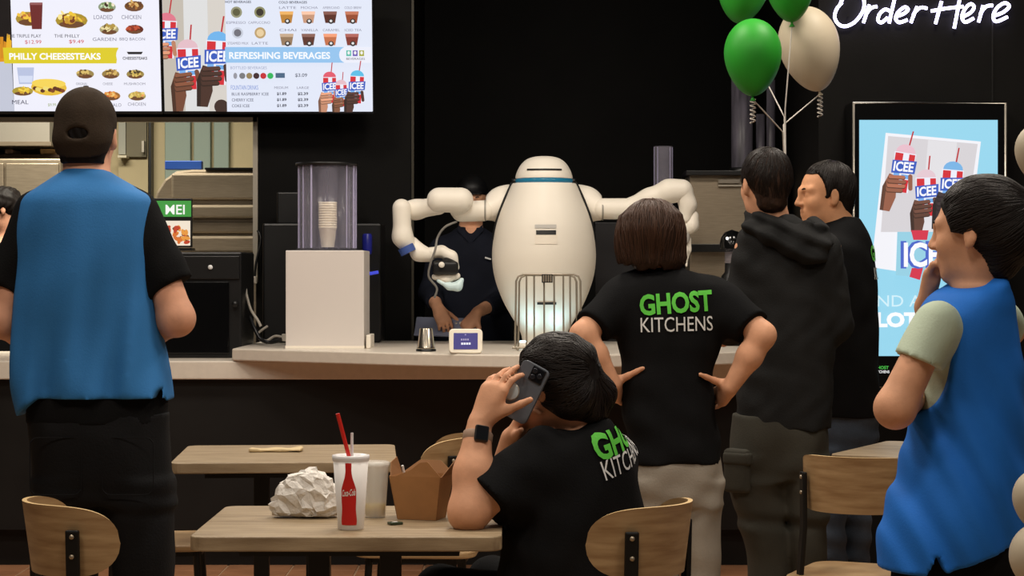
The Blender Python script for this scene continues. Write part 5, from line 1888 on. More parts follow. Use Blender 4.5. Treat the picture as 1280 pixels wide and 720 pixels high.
# vest
s = Solid()
vrow = [(212, 84, 134, 0.066), (218, 74, 143, 0.082), (227, 60, 158, 0.1), (236, 46, 173, 0.114), (245, 33, 186, 0.124), (254, 28, 190, 0.13), (300, 24, 190, 0.14), (350, 22, 192, 0.142), (400, 23, 199, 0.142), (450, 24, 210, 0.146), (500, 26, 222, 0.152), (525, 27, 224, 0.153)]
s.loft(rows_px(d, vrow), k=0.02, ex=2.5)
zz0, zz1 = zpx(495, d), zpx(519, d)
xl0 = xpx(60, d)
xr0, xr1 = xpx(203, d), xpx(212, d)


def vest_hem(x, y, z):
    hem = np.where(x < xl0, zz0 - (xl0 - x) / (xl0 - xpx(27, d)) * (zz0 - zz1), zz0)
    hem = np.where((x > xr0), zz0 - 0.012 + 0.04 * np.exp(-((x - xr0 - 0.006) / 0.008) ** 2), hem)
    return (hem - z) * 0.7


def vest_fold(x, y, z):
    t_ = np.clip((zpx(250, d) - z) / 0.5, 0, 1)
    return t_ * (0.011 * np.sin(38 * x + 3.5 * z + 0.8 * np.sin(7 * z)) + 0.006 * np.sin(75 * x - 8 * z + 1.3)) + 0.006 * wob(x, y, z, 12, 0.2)


s.disp = vest_fold
s.trim = vest_hem
ve = s.build('vest', M_VEST, pe, h=0.007)
# trousers
s = Solid()
s.loft(rows_px(d, [(515, 38, 211, 0.135), (545, 40, 212, 0.14), (580, 42, 213, 0.14), (612, 44, 214, 0.13), (628, 46, 214, 0.12)]), k=0.03, ex=2.5)
s.loft(rows_px(d, [(600, 42, 131, 0.115), (640, 44, 128, 0.11), (700, 46, 123, 0.1), (760, 48, 120, 0.09), (860, 54, 114, 0.085), (925, 56, 112, 0.085)]), k=0.03)
s.loft(rows_px(d, [(600, 128, 214, 0.115), (640, 134, 216, 0.11), (700, 140, 217, 0.1), (760, 144, 214, 0.09), (860, 146, 206, 0.085), (925, 146, 204, 0.085)]), k=0.03)


def jean_fold(x, y, z):
    g = np.exp(-((z - zpx(622, d)) / 0.05) ** 2)
    return g * 0.002 * np.sin(120 * z + 14 * x) + 0.003 * wob(x, y, z, 22, 0.9)


s.disp = jean_fold
tr = s.build('trousers', M_DENIM_B, pe, h=0.008)
for a in (84, 172):
    pts = rrect(0.135, 0.15, 0.02, 3)
    s = Solid()
    for i in range(len(pts)):
        q0, q1 = pts[i], pts[(i + 1) % len(pts)]
        s.cone(p(a, 572) + np.array([q0[0], -0.139 + 0.2 * q0[0] ** 2, q0[1] - 0.01]), p(a, 572) + np.array([q1[0], -0.139 + 0.2 * q1[0] ** 2, q1[1] - 0.01]), 0.0028, 0.0028, 0.002)
    s.build('pocket_seam', M_DENIM_B, tr, h=0.005)
shoe(pe, xpx(84, d), d + 0.02, 0.1), shoe(pe, xpx(176, d), d + 0.02, -0.1)
# hair and cap
s = Solid()
s.ell(L(0, -0.014, 0.032), (0.081, 0.101, 0.088), A, 0.02)
s.cone(L(0, -0.05, -0.02), L(0, -0.042, -0.075), 0.058, 0.048, 0.03, w=A[0], ws=1.2)
s.disp = lambda x, y, z: 0.0015 * np.sin(300 * x + 60 * np.sin(20 * z))
fp = L(0, 0.035, 0)
s.trim = lambda x, y, z: np.maximum((y - fp[1] + 0.02), L(0, 0, -0.076)[2] - z)
s.build('hair', M_HAIR_BK, pe, h=0.005)
s = Solid()
s.ell(L(0, -0.012, 0.040), (0.0825, 0.106, 0.094), A, 0.02)
s.cone(L(0, 0.09, 0.035), L(0, 0.15, 0.02), 0.012, 0.006, 0.02, w=A[0], ws=5.0)
s.cone(L(0, -0.06, -0.02), L(0, -0.052, -0.05), 0.062, 0.055, 0.03, w=A[0], ws=1.25)
s.ell(L(0, -0.12, -0.004), (0.028, 0.05, 0.015), A, 0.006, op='s')
cz = L(0, 0, -0.030)[2]
s.trim = lambda x, y, z: cz - z + 0.32 * (y - hc[1])
cap = s.build('cap', M_CAP, pe, h=0.005)
MB().tube([L(sx_ * 0.05, -0.012 - 0.108 * math.sqrt(max(0, 1 - (sx_ * 0.05 / 0.086) ** 2)) + 0.010, -0.022) for sx_ in np.linspace(-1, 1, 11)], 0.006, 8).build('cap_strap', M_CAP, cap)
MB().lathe([(0.008, 0), (0.007, 0.005), (0, 0.006)], L(0, -0.012, 0.132), 12).build('cap_button', M_CAP, cap)
MB().tube([L(-0.084, -0.012, 0.04), L(-0.062, -0.012, 0.105), L(0, -0.012, 0.1345), L(0.062, -0.012, 0.105), L(0.084, -0.012, 0.04)], 0.002, 6).build('cap_seam', M_CAP, cap) if False else None

# ================================================================== 2 woman with lettered T-shirt, hands on hips
d = 6.4
p = lambda a, y, e=0.0: P(a, y, d + e)
pe = person('woman in lettered black T-shirt and grey trousers, hands on hips', xpx(842, d), d)
sk = Solid()
hc = p(813, 298, 0.0)
L, A = add_head(sk, hc, (-0.12, 1, 0.0), 0.95, neck=p(826, 348, 0.0), nr=0.046, female=True)
sk.loft(rows_px(d, [(340, 800, 850, 0.05), (352, 780, 895, 0.07), (380, 775, 905, 0.085), (430, 785, 892, 0.085), (500, 790, 885, 0.085), (575, 795, 892, 0.09)]))
armsL = (p(772, 370), p(729, 419, -0.10), p(766, 480, -0.085))
armsR = (p(903, 370), p(953, 419, -0.10), p(913, 484, -0.085))
for (a0, el, wr), sg in ((armsL, -1), (armsR, 1)):
    sk.chain([a0, el], [0.042, 0.041], 0.03)
    sk.chain([el, el * 0.6 + wr * 0.4, wr], [0.041, 0.040, 0.026], 0.02)
    hd = unit((-sg * 0.22, 0.85, -0.35))
    th_ = unit(p(812, 465, -0.155) - p(769, 486, -0.095)) if sg < 0 else unit(p(872, 474, -0.155) - p(911, 489, -0.095))
    add_hand(sk, wr + hd * 0.006, hd, (-sg * 0.9, -0.2, -0.1), (-sg * 0.4, -0.3, 0.8), 0.97, [(0.45, 0.5, 0.3)] * 4, thumb=th_, thumb_curl=-0.05)
body = sk.build('body', M_SKIN_B, pe, h=0.0055)
s = Solid()
srow = [(335, 800, 852, 0.062), (341, 786, 868, 0.078), (349, 770, 888, 0.095), (358, 760, 906, 0.108), (372, 758, 914, 0.118), (400, 765, 910, 0.122), (430, 772, 902, 0.12), (466, 778, 892, 0.115), (500, 777, 893, 0.118), (540, 782, 898, 0.125), (578, 786, 902, 0.13)]
s.loft(rows_px(d, srow), k=0.03)
for (a0, el, wr), sg in ((armsL, -1), (armsR, 1)):
    a1 = a0 * 0.22 + el * 0.78
    dr = unit(el - a0)
    s.cone(a0 + np.array([-sg * 0.03, 0, 0.0]), a1 + dr * 0.06, 0.064, 0.066, 0.05, clip=[(a1, dr)])


def tee_fold(x, y, z):
    g = np.clip((zpx(430, d) - z) / 0.25, 0, 1)
    return 0.003 * wob(x, y, z, 22, 0.5) + g * 0.004 * np.sin(50 * z + 12 * x) * np.sin(20 * x)


s.disp = tee_fold
tee = s.build('tshirt', M_TEE, pe, h=0.007)
sl = math.radians(4)
Rt, Ut_ = np.array([math.cos(sl), 0, math.sin(sl)]), np.array([-math.sin(sl), 0, math.cos(sl)])
kpx = d / F_PX
decal_text('green_lettering', 'GHOST', tee, p(841.5, 378), Rt, Ut_, (0, 1, 0), 89 * kpx, 26 * kpx, M_GREEN_T, tee, 0.035)
sl = math.radians(1.5)
Rt, Ut_ = np.array([math.cos(sl), 0, math.sin(sl)]), np.array([-math.sin(sl), 0, math.cos(sl)])
decal_text('white_lettering', 'KITCHENS', tee, p(842.5, 404), Rt, Ut_, (0, 1, 0), 88 * kpx, 18 * kpx, M_WHITE_T, tee, 0.0)
s = Solid()
s.loft(rows_px(d, [(560, 789, 900, 0.118), (585, 788, 903, 0.125), (612, 788, 904, 0.12), (630, 790, 904, 0.11)]), k=0.025)
s.loft(rows_px(d, [(600, 787, 848, 0.1), (640, 792, 848, 0.095), (720, 798, 848, 0.085), (800, 802, 846, 0.08), (850, 804, 844, 0.08)]), k=0.02)
s.loft(rows_px(d, [(600, 842, 905, 0.1), (640, 844, 902, 0.095), (680, 849, 900, 0.088), (720, 854, 900, 0.085), (800, 856, 898, 0.08), (850, 858, 896, 0.08)]), k=0.02)
s.disp = lambda x, y, z: 0.004 * wob(x, y, z, 26, 0.4) + 0.003 * np.sin(60 * z + 20 * x) * np.exp(-((z - zpx(625, d)) / 0.06) ** 2)
s.build('trousers', M_KHAKI, pe, h=0.008)
shoe(pe, xpx(824, d), d + 0.02, 0.1), shoe(pe, xpx(877, d), d + 0.02, -0.1)
s = Solid()
s.ell(L(0, -0.022, 0.034), (0.098, 0.112, 0.094), A, 0.03)
s.loft(rows_px(d, [(338, 778, 850, 0.08, -0.015), (325, 772, 857, 0.095, -0.015), (308, 769, 856, 0.1, -0.01), (290, 772, 853, 0.1, -0.01), (275, 778, 846, 0.09, 0)]), k=0.04, ex=2.2)


def strands(x, y, z):
    a = np.arctan2(x - hc[0], -(y - hc[1]))
    return 0.0022 * np.sin(13 * a + 8 * (z - hc[2]) + 2 * np.sin(5 * a)) + 0.001 * np.sin(41 * a - 14 * z)


s.disp = strands
zb = zpx(337, d)
s.trim = lambda x, y, z: np.maximum((zb + 0.016 * np.sin(70 * x + 1) + 0.010 * np.sin(150 * x) + 0.004 - 0.012 * np.clip((x - hc[0]) / 0.1, -1, 1) - 0.008) - z, (y - L(0, 0.06, 0)[1]))
hr = s.build('hair', M_HAIR_BR, pe, h=0.0045)
hair_strands(hr, hc + np.array([0, -0.01, 0.01]), (0, 0.1, 1), 420, 0.12, 1.57, M_LOCK_BR, hr, drop=0.135, seed=3, r=0.0016)

# ================================================================== 3 hooded man
d = 6.9
p = lambda a, y, e=0.0: P(a, y, d + e)
pe = person('man in charcoal hooded top and olive cargo trousers beside the poster', xpx(975, d), d)
sk = Solid()
hc = p(956, 231)
L, A = add_head(sk, hc, (-0.30, 0.95, -0.05), 1.0, neck=p(966, 282), nr=0.057)
sk.loft(rows_px(d, [(276, 946, 992, 0.055), (296, 936, 1028, 0.08), (330, 935, 1036, 0.1), (420, 940, 1030, 0.1), (530, 935, 1020, 0.1)]))
al = (p(936, 312), p(921, 405, 0.02), p(904, 424, 0.2))
ar = (p(1034, 312), p(1046, 405, 0.0), p(1020, 440, 0.22))
for (a0, el, wr), sg in ((al, -1), (ar, 1)):
    sk.chain([a0, el], [0.05, 0.042], 0.03)
    sk.chain([el, wr], [0.042, 0.028], 0.02)
    hd = unit((-0.55, 0.75, 0.1)) if sg < 0 else unit((-0.6, 0.7, 0.0))
    add_hand(sk, wr + hd * 0.01, hd, (0.3, 0.2, -0.9) if sg < 0 else (-0.3, 0, -0.9), (0.6, 0.6, 0.3) if sg < 0 else (-0.5, 0.6, 0.3), 1.0, [(0.9, 1.2, 0.7)] * 4, thumb_curl=0.5)
sk.build('body', M_SKIN_B, pe, h=0.006)
s = Solid()
srow = [(268, 948, 992, 0.062), (278, 938, 1006, 0.085), (290, 930, 1024, 0.105), (304, 925, 1040, 0.118), (325, 924, 1046, 0.128), (380, 928, 1046, 0.132), (430, 928, 1042, 0.13), (480, 924, 1040, 0.13), (535, 917, 1038, 0.132)]
s.loft(rows_px(d, srow), k=0.03)
for (a0, el, wr), sg in ((al, -1), (ar, 1)):
    w2 = el * 0.35 + wr * 0.65
    s.cone(a0 + np.array([-sg * 0.02, 0, -0.005]), el, 0.066, 0.058, 0.045)
    dr = unit(wr - el)
    s.cone(el, w2 + dr * 0.05, 0.058, 0.046, 0.03, clip=[(w2, dr)])


def hood_fold(x, y, z):
    return 0.004 * wob(x, y, z, 20, 0.8) + 0.003 * wob(x, y, z, 45, 0.1) + 0.004 * np.sin(55 * z + 30 * x) * np.exp(-((x - xpx(930, d)) / 0.07) ** 2)


s.disp = hood_fold
ho = s.build('hooded_top', M_HOOD, pe, h=0.007)
s = Solid()
s.chain([p(936, 272, 0.05), p(940, 284, -0.06), p(962, 296, -0.115), p(992, 306, -0.13), p(1020, 310, -0.11), p(1032, 300, -0.02), p(1018, 276, 0.05)], [0.02, 0.026, 0.033, 0.036, 0.034, 0.032, 0.02], 0.03)
s.chain([p(952, 274, -0.06), p(975, 284, -0.09), p(1004, 292, -0.1), p(1020, 290, -0.05)], [0.02, 0.03, 0.034, 0.026], 0.03)
s.chain([p(975, 312, -0.13), p(1005, 322, -0.14), p(1030, 318, -0.11)], [0.014, 0.024, 0.018], 0.03)
s.disp = lambda x, y, z: 0.0085 * np.sin(95 * (z + 0.35 * (x - xpx(975, d))) + 1.5 * np.sin(14 * x)) + 0.004 * wob(x, y, z, 36, 0.3)
s.build('hood', M_HOOD, ho, h=0.006)
s = Solid()
s.loft(rows_px(d, [(518, 918, 1034, 0.125), (545, 913, 1034, 0.132), (580, 910, 1032, 0.125), (598, 910, 1030, 0.115)]), k=0.03)
s.loft(rows_px(d, [(570, 908, 978, 0.115), (600, 909, 980, 0.11), (640, 918, 982, 0.1), (680, 930, 984, 0.092), (720, 936, 986, 0.09), (790, 940, 984, 0.085), (812, 942, 984, 0.085)]), k=0.02)
s.loft(rows_px(d, [(570, 970, 1034, 0.115), (640, 978, 1034, 0.1), (720, 984, 1030, 0.09), (790, 986, 1028, 0.085), (812, 986, 1028, 0.085)]), k=0.02)
s.disp = lambda x, y, z: 0.005 * wob(x, y, z, 24, 0.6) + 0.006 * np.sin(75 * z + 10 * x) * (np.exp(-((z - zpx(650, d)) / 0.04) ** 2) + 0.6 * np.exp(-((z - zpx(600, d)) / 0.05) ** 2))
tr = s.build('cargo_trousers', M_OLIVE, pe, h=0.008)
s = Solid()
s.box(p(924, 588, -0.07), (0.05, 0.028, 0.075), [unit((0.8, -0.6, 0)), unit((0.6, 0.8, 0)), (0, 0, 1)], r=0.012)
pk = s.build('cargo_pocket', M_OLIVE, tr, h=0.007)
s = Solid()
s.box(p(925, 573, -0.076), (0.055, 0.03, 0.022), [unit((0.8, -0.6, 0)), unit((0.6, 0.8, 0)), (0, 0, 1)], r=0.01)
s.build('pocket_flap', M_OLIVE, tr, h=0.006)
shoe(pe, xpx(962, d), d + 0.02, 0.2), shoe(pe, xpx(1006, d), d + 0.02, 0)
s = Solid()
s.ell(L(0, -0.018, 0.040), (0.083, 0.101, 0.089), A, 0.02)
s.cone(L(0, -0.062, 0.0), L(0, -0.055, -0.062), 0.052, 0.044, 0.03, w=A[0], ws=1.25)
for sg in (-1, 1):
    s.ell(L(sg * 0.068, 0.012, 0.0), (0.012, 0.012, 0.03), A, 0.012)
ff, uu = A[1], A[2]
fo, fc = L(0, 0.058, 0.075), L(0, 0.02, 0.0)


def hairline(x, y, z):
    a = (x - fc[0]) * ff[0] + (y - fc[1]) * ff[1] + (z - fc[2]) * ff[2]
    h_ = (x - fc[0]) * uu[0] + (y - fc[1]) * uu[1] + (z - fc[2]) * uu[2]
    return a - np.where(h_ > 0.05, 0.06, 0.012)


s.trim = hairline
s.disp = lambda x, y, z: 0.0012 * wob(x, y, z, 160, 0.3)
hr = s.build('hair', M_HAIR_BR, pe, h=0.0045)
hair_strands(hr, L(0, -0.02, 0.03), L(0, -0.4, 1) - L(0, 0, 0), 420, 0.05, 2.0, M_LOCK_BK, hr, seed=5, r=0.0011)

# ================================================================== 4 man in profile
d = 7.55
p = lambda a, y, e=0.0: P(a, y, d + e)
pe = person('man in profile, black T-shirt and jeans, behind the hooded man', xpx(1052, d), d)
sk = Solid()
hc = p(1031, 245)
L, A = add_head(sk, hc, (-0.97, -0.18, -0.06), 1.02, neck=p(1050, 292), nr=0.06)
fb = unit((-0.9, 0.42, 0))
yb = math.atan2(-0.42, -0.9) + math.pi / 2
yb = math.atan2(fb[1], fb[0]) - math.pi / 2
sk.loft(rows_px(d, [(286, 1030, 1072, 0.06), (310, 1015, 1082, 0.09), (380, 1010, 1085, 0.1), (520, 1025, 1078, 0.1)], yaw=yb), yaw=yb)
rb_ = np.array([fb[1], -fb[0], 0])
ctr = p(1050, 318)
for sg in (-1, 1):
    a0 = ctr + rb_ * sg * 0.165
    el = a0 + np.array([0, 0, -0.28]) + rb_ * sg * 0.03
    wr = el + fb * 0.2 + np.array([0, 0, -0.14])
    sk.chain([a0, el, wr], [0.052, 0.045, 0.028], 0.03)
    hd = unit(fb * 0.8 + np.array([0, 0, -0.6]))
    add_hand(sk, wr, hd, -rb_ * sg, np.array([0, 0, 1.0]) + fb, 1.0)
sk.build('body', M_SKIN_C, pe, h=0.005)
s = Solid()
s.loft(rows_px(d, [(272, 1036, 1070, 0.066), (281, 1024, 1077, 0.088), (295, 1012, 1086, 0.11), (315, 1004, 1092, 0.125), (350, 1001, 1096, 0.135), (420, 1004, 1096, 0.14), (470, 1010, 1094, 0.138), (520, 1018, 1092, 0.135)], yaw=yb), yaw=yb, k=0.03)
for sg in (-1, 1):
    a0 = ctr + rb_ * sg * 0.15
    el = ctr + rb_ * sg * 0.19 + np.array([0, 0, -0.22])
    dr = unit(el - a0)
    s.cone(a0, el + dr * 0.06, 0.064, 0.062, 0.045, clip=[(el, dr)])
s.disp = lambda x, y, z: 0.003 * wob(x, y, z, 24, 0.2)
tee = s.build('tshirt', M_TEE, pe, h=0.0065)
cb = p(1094, 318) + np.array([0.02, 0.05, 0])
decal_text('green_lettering', 'GHOST', tee, p(1084, 317, 0.06), rb_, (0, 0, 1), fb, 0.22, 0.062, M_GREEN_T, tee, 0.035)
decal_text('white_lettering', 'KITCHENS', tee, p(1084, 342, 0.06), rb_, (0, 0, 1), fb, 0.22, 0.045, M_WHITE_T, tee, 0.0)
s = Solid()
s.loft(rows_px(d, [(505, 1022, 1088, 0.125), (540, 1020, 1088, 0.13), (570, 1020, 1087, 0.12), (590, 1022, 1086, 0.11)], yaw=yb), yaw=yb, k=0.03)
s.loft(rows_px(d, [(560, 1018, 1058, 0.1), (640, 1018, 1058, 0.09), (720, 1020, 1056, 0.085), (785, 1022, 1054, 0.08)]), k=0.02)
s.loft(rows_px(d, [(560, 1050, 1090, 0.1, 0.1), (640, 1050, 1088, 0.09, 0.1), (720, 1050, 1086, 0.085, 0.1), (785, 1052, 1084, 0.08, 0.1)]), k=0.02)
s.disp = lambda x, y, z: 0.005 * wob(x, y, z, 26, 0.1) + 0.003 * np.sin(80 * z + 12 * x)
s.build('jeans', M_DENIM, pe, h=0.008)
shoe(pe, xpx(1034, d), d, 1.2), shoe(pe, xpx(1066, d), d + 0.1, 1.2)
add_eyes(L, A, 1.02, pe, M_HAIR_BK)
s = Solid()
s.ell(L(0, -0.020, 0.040), np.array((0.083, 0.102, 0.091)) * 1.02, A, 0.02)
s.cone(L(0, -0.066, 0.0), L(0, -0.060, -0.058), 0.05, 0.042, 0.03, w=A[0], ws=1.25)
for sg in (-1, 1):
    s.ell(L(sg * 0.070, 0.016, 0.022), (0.010, 0.014, 0.028), A, 0.012)
ff4, uu4, fc4 = A[1], A[2], L(0, 0.02, 0.0)


def hairline4(x, y, z):
    a = (x - fc4[0]) * ff4[0] + (y - fc4[1]) * ff4[1] + (z - fc4[2]) * ff4[2]
    h_ = (x - fc4[0]) * uu4[0] + (y - fc4[1]) * uu4[1] + (z - fc4[2]) * uu4[2]
    return a - np.where(h_ > 0.082, 0.055, np.where(h_ > 0.0, -0.002 + 0.02 * (h_ / 0.08) ** 2, 0.004))


s.trim = hairline4
s.disp = lambda x, y, z: 0.001 * np.sin(140 * (x - 0.4 * z)) + 0.001 * wob(x, y, z, 120, 0.2)
hr = s.build('hair', M_HAIR_BK, pe, h=0.0045)
hair_strands(hr, L(0, -0.02, 0.03), L(0, -0.3, 1) - L(0, 0, 0), 420, 0.05, 2.0, M_LOCK_BK, hr, seed=6, r=0.0011)

# ================================================================== 5 woman in blue vest at the right
d = 4.5
p = lambda a, y, e=0.0: P(a, y, d + e)
pe = person('woman in long blue vest over mint T-shirt with a hand at her mouth', xpx(1205, d), d)
fb = unit((-0.62, 0.78, 0))
yb = math.atan2(fb[1], fb[0]) - math.pi / 2
rb_ = np.array([fb[1], -fb[0], 0])
sk = Solid()
hc = p(1221, 292)
L, A = add_head(sk, hc, (-0.84, 0.54, -0.04), 0.98, neck=p(1226, 362, 0.0), nr=0.043, female=True)
sk.loft(rows_px(d, [(358, 1195, 1250, 0.05), (385, 1190, 1255, 0.06), (450, 1196, 1255, 0.07), (560, 1180, 1255, 0.08), (700, 1150, 1270, 0.11)], yaw=yb), yaw=yb)
al = (p(1166, 412, -0.10), p(1119, 510, -0.13), p(1150, 490, 0.08))
sk.chain([al[0], al[1]], [0.038, 0.043], 0.03)
sk.chain([al[1], al[2]], [0.043, 0.028], 0.02)
hd = unit((0.3, 0.75, 0.25))
add_hand(sk, al[2], hd, rb_, (0, 0, 1), 0.92, [(0.4, 0.5, 0.3)] * 4)
ar = (p(1262, 412, 0.14), p(1192, 486, 0.28), p(1157, 384, 0.12))
sk.chain([ar[0], ar[1]], [0.038, 0.043], 0.03)
sk.chain([ar[1], ar[2]], [0.042, 0.027], 0.02)
hd = unit(p(1164, 342, 0.09) - ar[2])
add_hand(sk, ar[2] + hd * 0.008, hd, (0.75, -0.5, 0.0), (-0.4, -0.6, 0.2), 0.92, [(0.35, 0.9, 0.6), (0.45, 1.0, 0.7), (0.6, 1.1, 0.7), (0.7, 1.1, 0.7)], thumb=(0.35, -0.35, 0.85), thumb_curl=0.2)
sk.build('body', M_SKIN_B, pe, h=0.005)
# mint T-shirt
s = Solid()
s.loft(rows_px(d, [(358, 1202, 1248, 0.05), (370, 1180, 1254, 0.072), (385, 1166, 1258, 0.084), (420, 1154, 1262, 0.092), (500, 1154, 1266, 0.1), (600, 1134, 1270, 0.12)], yaw=yb), yaw=yb, k=0.03)
a0, a1 = p(1168, 408, -0.09), p(1150, 452, -0.115)
dr = unit((-0.75, -0.12, -0.85))
s.cone(p(1172, 407, -0.085), p(1140, 470, -0.12), 0.054, 0.058, 0.03, clip=[(p(1149, 452, -0.12), unit((-0.42, -0.05, -0.9)))])
s.cone(p(1250, 405, 0.12), p(1222, 452, 0.24), 0.056, 0.06, 0.03)
s.disp = lambda x, y, z: 0.0025 * wob(x, y, z, 30, 0.7)
s.build('tshirt', M_MINT, pe, h=0.0065)
# vest
s = Solid()
vrow = [(348, 1206, 1248, 0.062), (356, 1192, 1253, 0.078), (366, 1172, 1259, 0.09), (380, 1158, 1264, 0.1), (400, 1148, 1267, 0.105), (430, 1145, 1270, 0.108), (470, 1146, 1275, 0.11), (500, 1146, 1275, 0.114), (530, 1141, 1275, 0.122), (560, 1132, 1278, 0.132), (600, 1120, 1284, 0.146), (650, 1105, 1290, 0.152), (725, 1092, 1294, 0.156)]
s.loft(rows_px(d, vrow, yaw=yb), yaw=yb, k=0.02, ex=2.4)
hz = lambda y: zpx(y, d)
xn = xpx(1152, d)
sh0 = p(1159, 452, -0.13)


def vest5(x, y, z):
    hem = np.where(x < xn, hz(708), hz(708) + (x - xn) / (xpx(1290, d) - xn) * (hz(660) - hz(708)))
    notch = np.where((y < d) & (np.abs(x - xn) < 0.02), 0.05 * (1 - np.abs(x - xn) / 0.02), 0)
    # armhole: open side around the near arm
    q = np.sqrt(((x - sh0[0]) / 0.058) ** 2 + ((z - sh0[2]) / 0.118) ** 2)
    arm = np.where(y < d + 0.02, (1.0 - q) * 0.06, -1)
    return np.maximum((hem + notch - z) * 0.7, arm)


def fold5(x, y, z):
    t_ = np.clip((hz(430) - z) / 0.2, 0, 1)
    q = (x * 1.0 + 0.52 * (z - hz(560)))
    return t_ * (0.007 * np.sin(46 * q + 0.6) * np.clip(1 - np.abs(x - xpx(1185, d)) / 0.16, 0, 1) + 0.004 * np.sin(85 * q)) + 0.004 * wob(x, y, z, 13, 0.9)


s.disp = fold5
s.trim = vest5
s.build('vest', M_VEST2, pe, h=0.006)
s = Solid()
s.loft(rows_px(d, [(650, 1125, 1282, 0.13), (700, 1118, 1284, 0.14), (760, 1116, 1284, 0.135), (800, 1120, 1280, 0.12)], yaw=yb), yaw=yb, k=0.03)
s.loft(rows_px(d, [(780, 1130, 1200, 0.09, -0.04), (900, 1140, 1195, 0.075, -0.04), (1040, 1150, 1192, 0.065, -0.04)]), k=0.02)
s.loft(rows_px(d, [(780, 1200, 1272, 0.09, 0.06), (900, 1206, 1262, 0.075, 0.06), (1040, 1210, 1254, 0.065, 0.06)]), k=0.02)
s.build('trousers', M_TEE, pe, h=0.01)
shoe(pe, xpx(1170, d - 0.04), d - 0.02, 0.7), shoe(pe, xpx(1232, d + 0.06), d + 0.08, 0.7)
add_eyes(L, A, 0.98, pe, M_HAIR_BK)
s = Solid()
s.ell(L(0, -0.022, 0.040), np.array((0.086, 0.108, 0.093)), A, 0.03)
s.ell(L(0, -0.085, -0.005), (0.066, 0.055, 0.066), A, 0.05)
s.cone(L(0.0, -0.06, -0.03), L(0.0, -0.055, -0.075), 0.045, 0.034, 0.03, w=A[0], ws=1.2)
for sg in (-1, 1):
    s.ell(L(sg * 0.073, 0.022, 0.022), (0.012, 0.022, 0.036), A, 0.015)
s.cone(L(0, -0.13, 0.055), L(0, -0.15, 0.05), 0.02, 0.026, 0.015)
ff5, uu5, fc5 = A[1], A[2], L(0, 0.02, 0.0)


def hairline5(x, y, z):
    a = (x - fc5[0]) * ff5[0] + (y - fc5[1]) * ff5[1] + (z - fc5[2]) * ff5[2]
    h_ = (x - fc5[0]) * uu5[0] + (y - fc5[1]) * uu5[1] + (z - fc5[2]) * uu5[2]
    lim_ = np.where(h_ > 0.075, 0.06, np.where(h_ > 0.0, 0.012 + 0.045 * (np.clip(h_, 0, 1) / 0.075) ** 1.5, -0.012))
    lim_ = np.where((h_ < -0.005), -0.03, lim_)
    return a - lim_


s.trim = hairline5
s.disp = lambda x, y, z: 0.0012 * wob(x, y, z, 60, 0.1)
hr = s.build('hair', M_HAIR_BK, pe, h=0.0045)
hair_strands(hr, L(0, -0.02, 0.02), L(0, -1, 0.35) - L(0, 0, 0), 520, 0.25, 2.1, M_LOCK_BK, hr, seed=8, r=0.0011, wave=0.15)
s = Solid()
s.chain([L(0, -0.145, 0.05), L(0.0, -0.19, 0.02), L(0.0, -0.20, -0.07), L(0, -0.19, -0.18), L(0, -0.18, -0.26)], [0.022, 0.034, 0.04, 0.034, 0.012], 0.03)
s.disp = lambda x, y, z: 0.003 * np.sin(180 * x + 5 * np.sin(12 * z)) + 0.002 * np.sin(160 * y + 14 * z)
s.build('ponytail', M_HAIR_BK, hr, h=0.005)
MB().lathe([(0.024, -0.008), (0.028, 0), (0.024, 0.008)], L(0, -0.142, 0.052), 18, R=[A[0], A[2], A[1]]).build('hair_tie', M_BLACKPL, hr)

# ================================================================== 6 seated woman with phone
d = 4.85
p = lambda a, y, e=0.0: P(a, y, d + e)
pe = person('seated woman in lettered black T-shirt holding a phone to her ear', xpx(740, d), d)
fb = unit((-0.766, 0.643, 0))
yb = math.atan2(fb[1], fb[0]) - math.pi / 2
rb_ = np.array([fb[1], -fb[0], 0])
sk = Solid()
hc = p(694, 482)
L, A = add_head(sk, hc, (-0.80, 0.60, -0.22), 0.97, up=(-0.1, 0.05, 1), neck=p(732, 545, 0.02), nr=0.05)
sk.loft(rows_px(d, [(528, 700, 750, 0.05), (560, 665, 775, 0.08), (620, 650, 785, 0.1), (700, 645, 795, 0.11), (770, 650, 800, 0.12)], yaw=yb), yaw=yb)
al = (p(668, 572, -0.11), p(586, 640, -0.20), p(599, 531, -0.13))
sk.chain([al[0], al[1]], [0.042, 0.046], 0.03)
sk.chain([al[1], al[1] * 0.55 + al[2] * 0.45, al[2]], [0.046, 0.045, 0.029], 0.02)
sk.trim = None
ph_c = p(656, 490, -0.105)
phN = unit((-0.38, -0.92, 0.08))        # back of the phone, towards the camera
phV = unit(np.array([0.42, -0.12, 0.90]))
phV = unit(phV - phN * np.dot(phV, phN))
phU = np.cross(phV, phN)
hd = unit(p(623, 474, -0.125) - al[2])
add_hand(sk, al[2] + hd * 0.008, hd, unit((0.55, 0.8, -0.25)), unit((0.75, -0.35, -0.5)), 0.98,
         [(0.25, 0.55, 0.3), (0.25, 0.4, 0.2), (0.3, 0.45, 0.25), (0.4, 0.55, 0.3)], thumb=unit((0.86, -0.22, 0.36)), thumb_curl=0.05)
ar = (p(764, 576, 0.11), p(620, 634, 0.20), p(640, 548, 0.06))
sk.chain([ar[0], ar[1]], [0.04, 0.044], 0.03)
sk.chain([ar[1], ar[2]], [0.044, 0.028], 0.02)
hd = unit(p(664, 508, 0.0) - ar[2])
add_hand(sk, ar[2] + hd * 0.008, hd, (0.7, -0.5, 0.0), (-0.5, -0.6, 0.1), 0.95, [(0.3, 0.6, 0.4)] * 4)
body = sk.build('body', M_SKIN_B, pe, h=0.0045)
s = Solid()
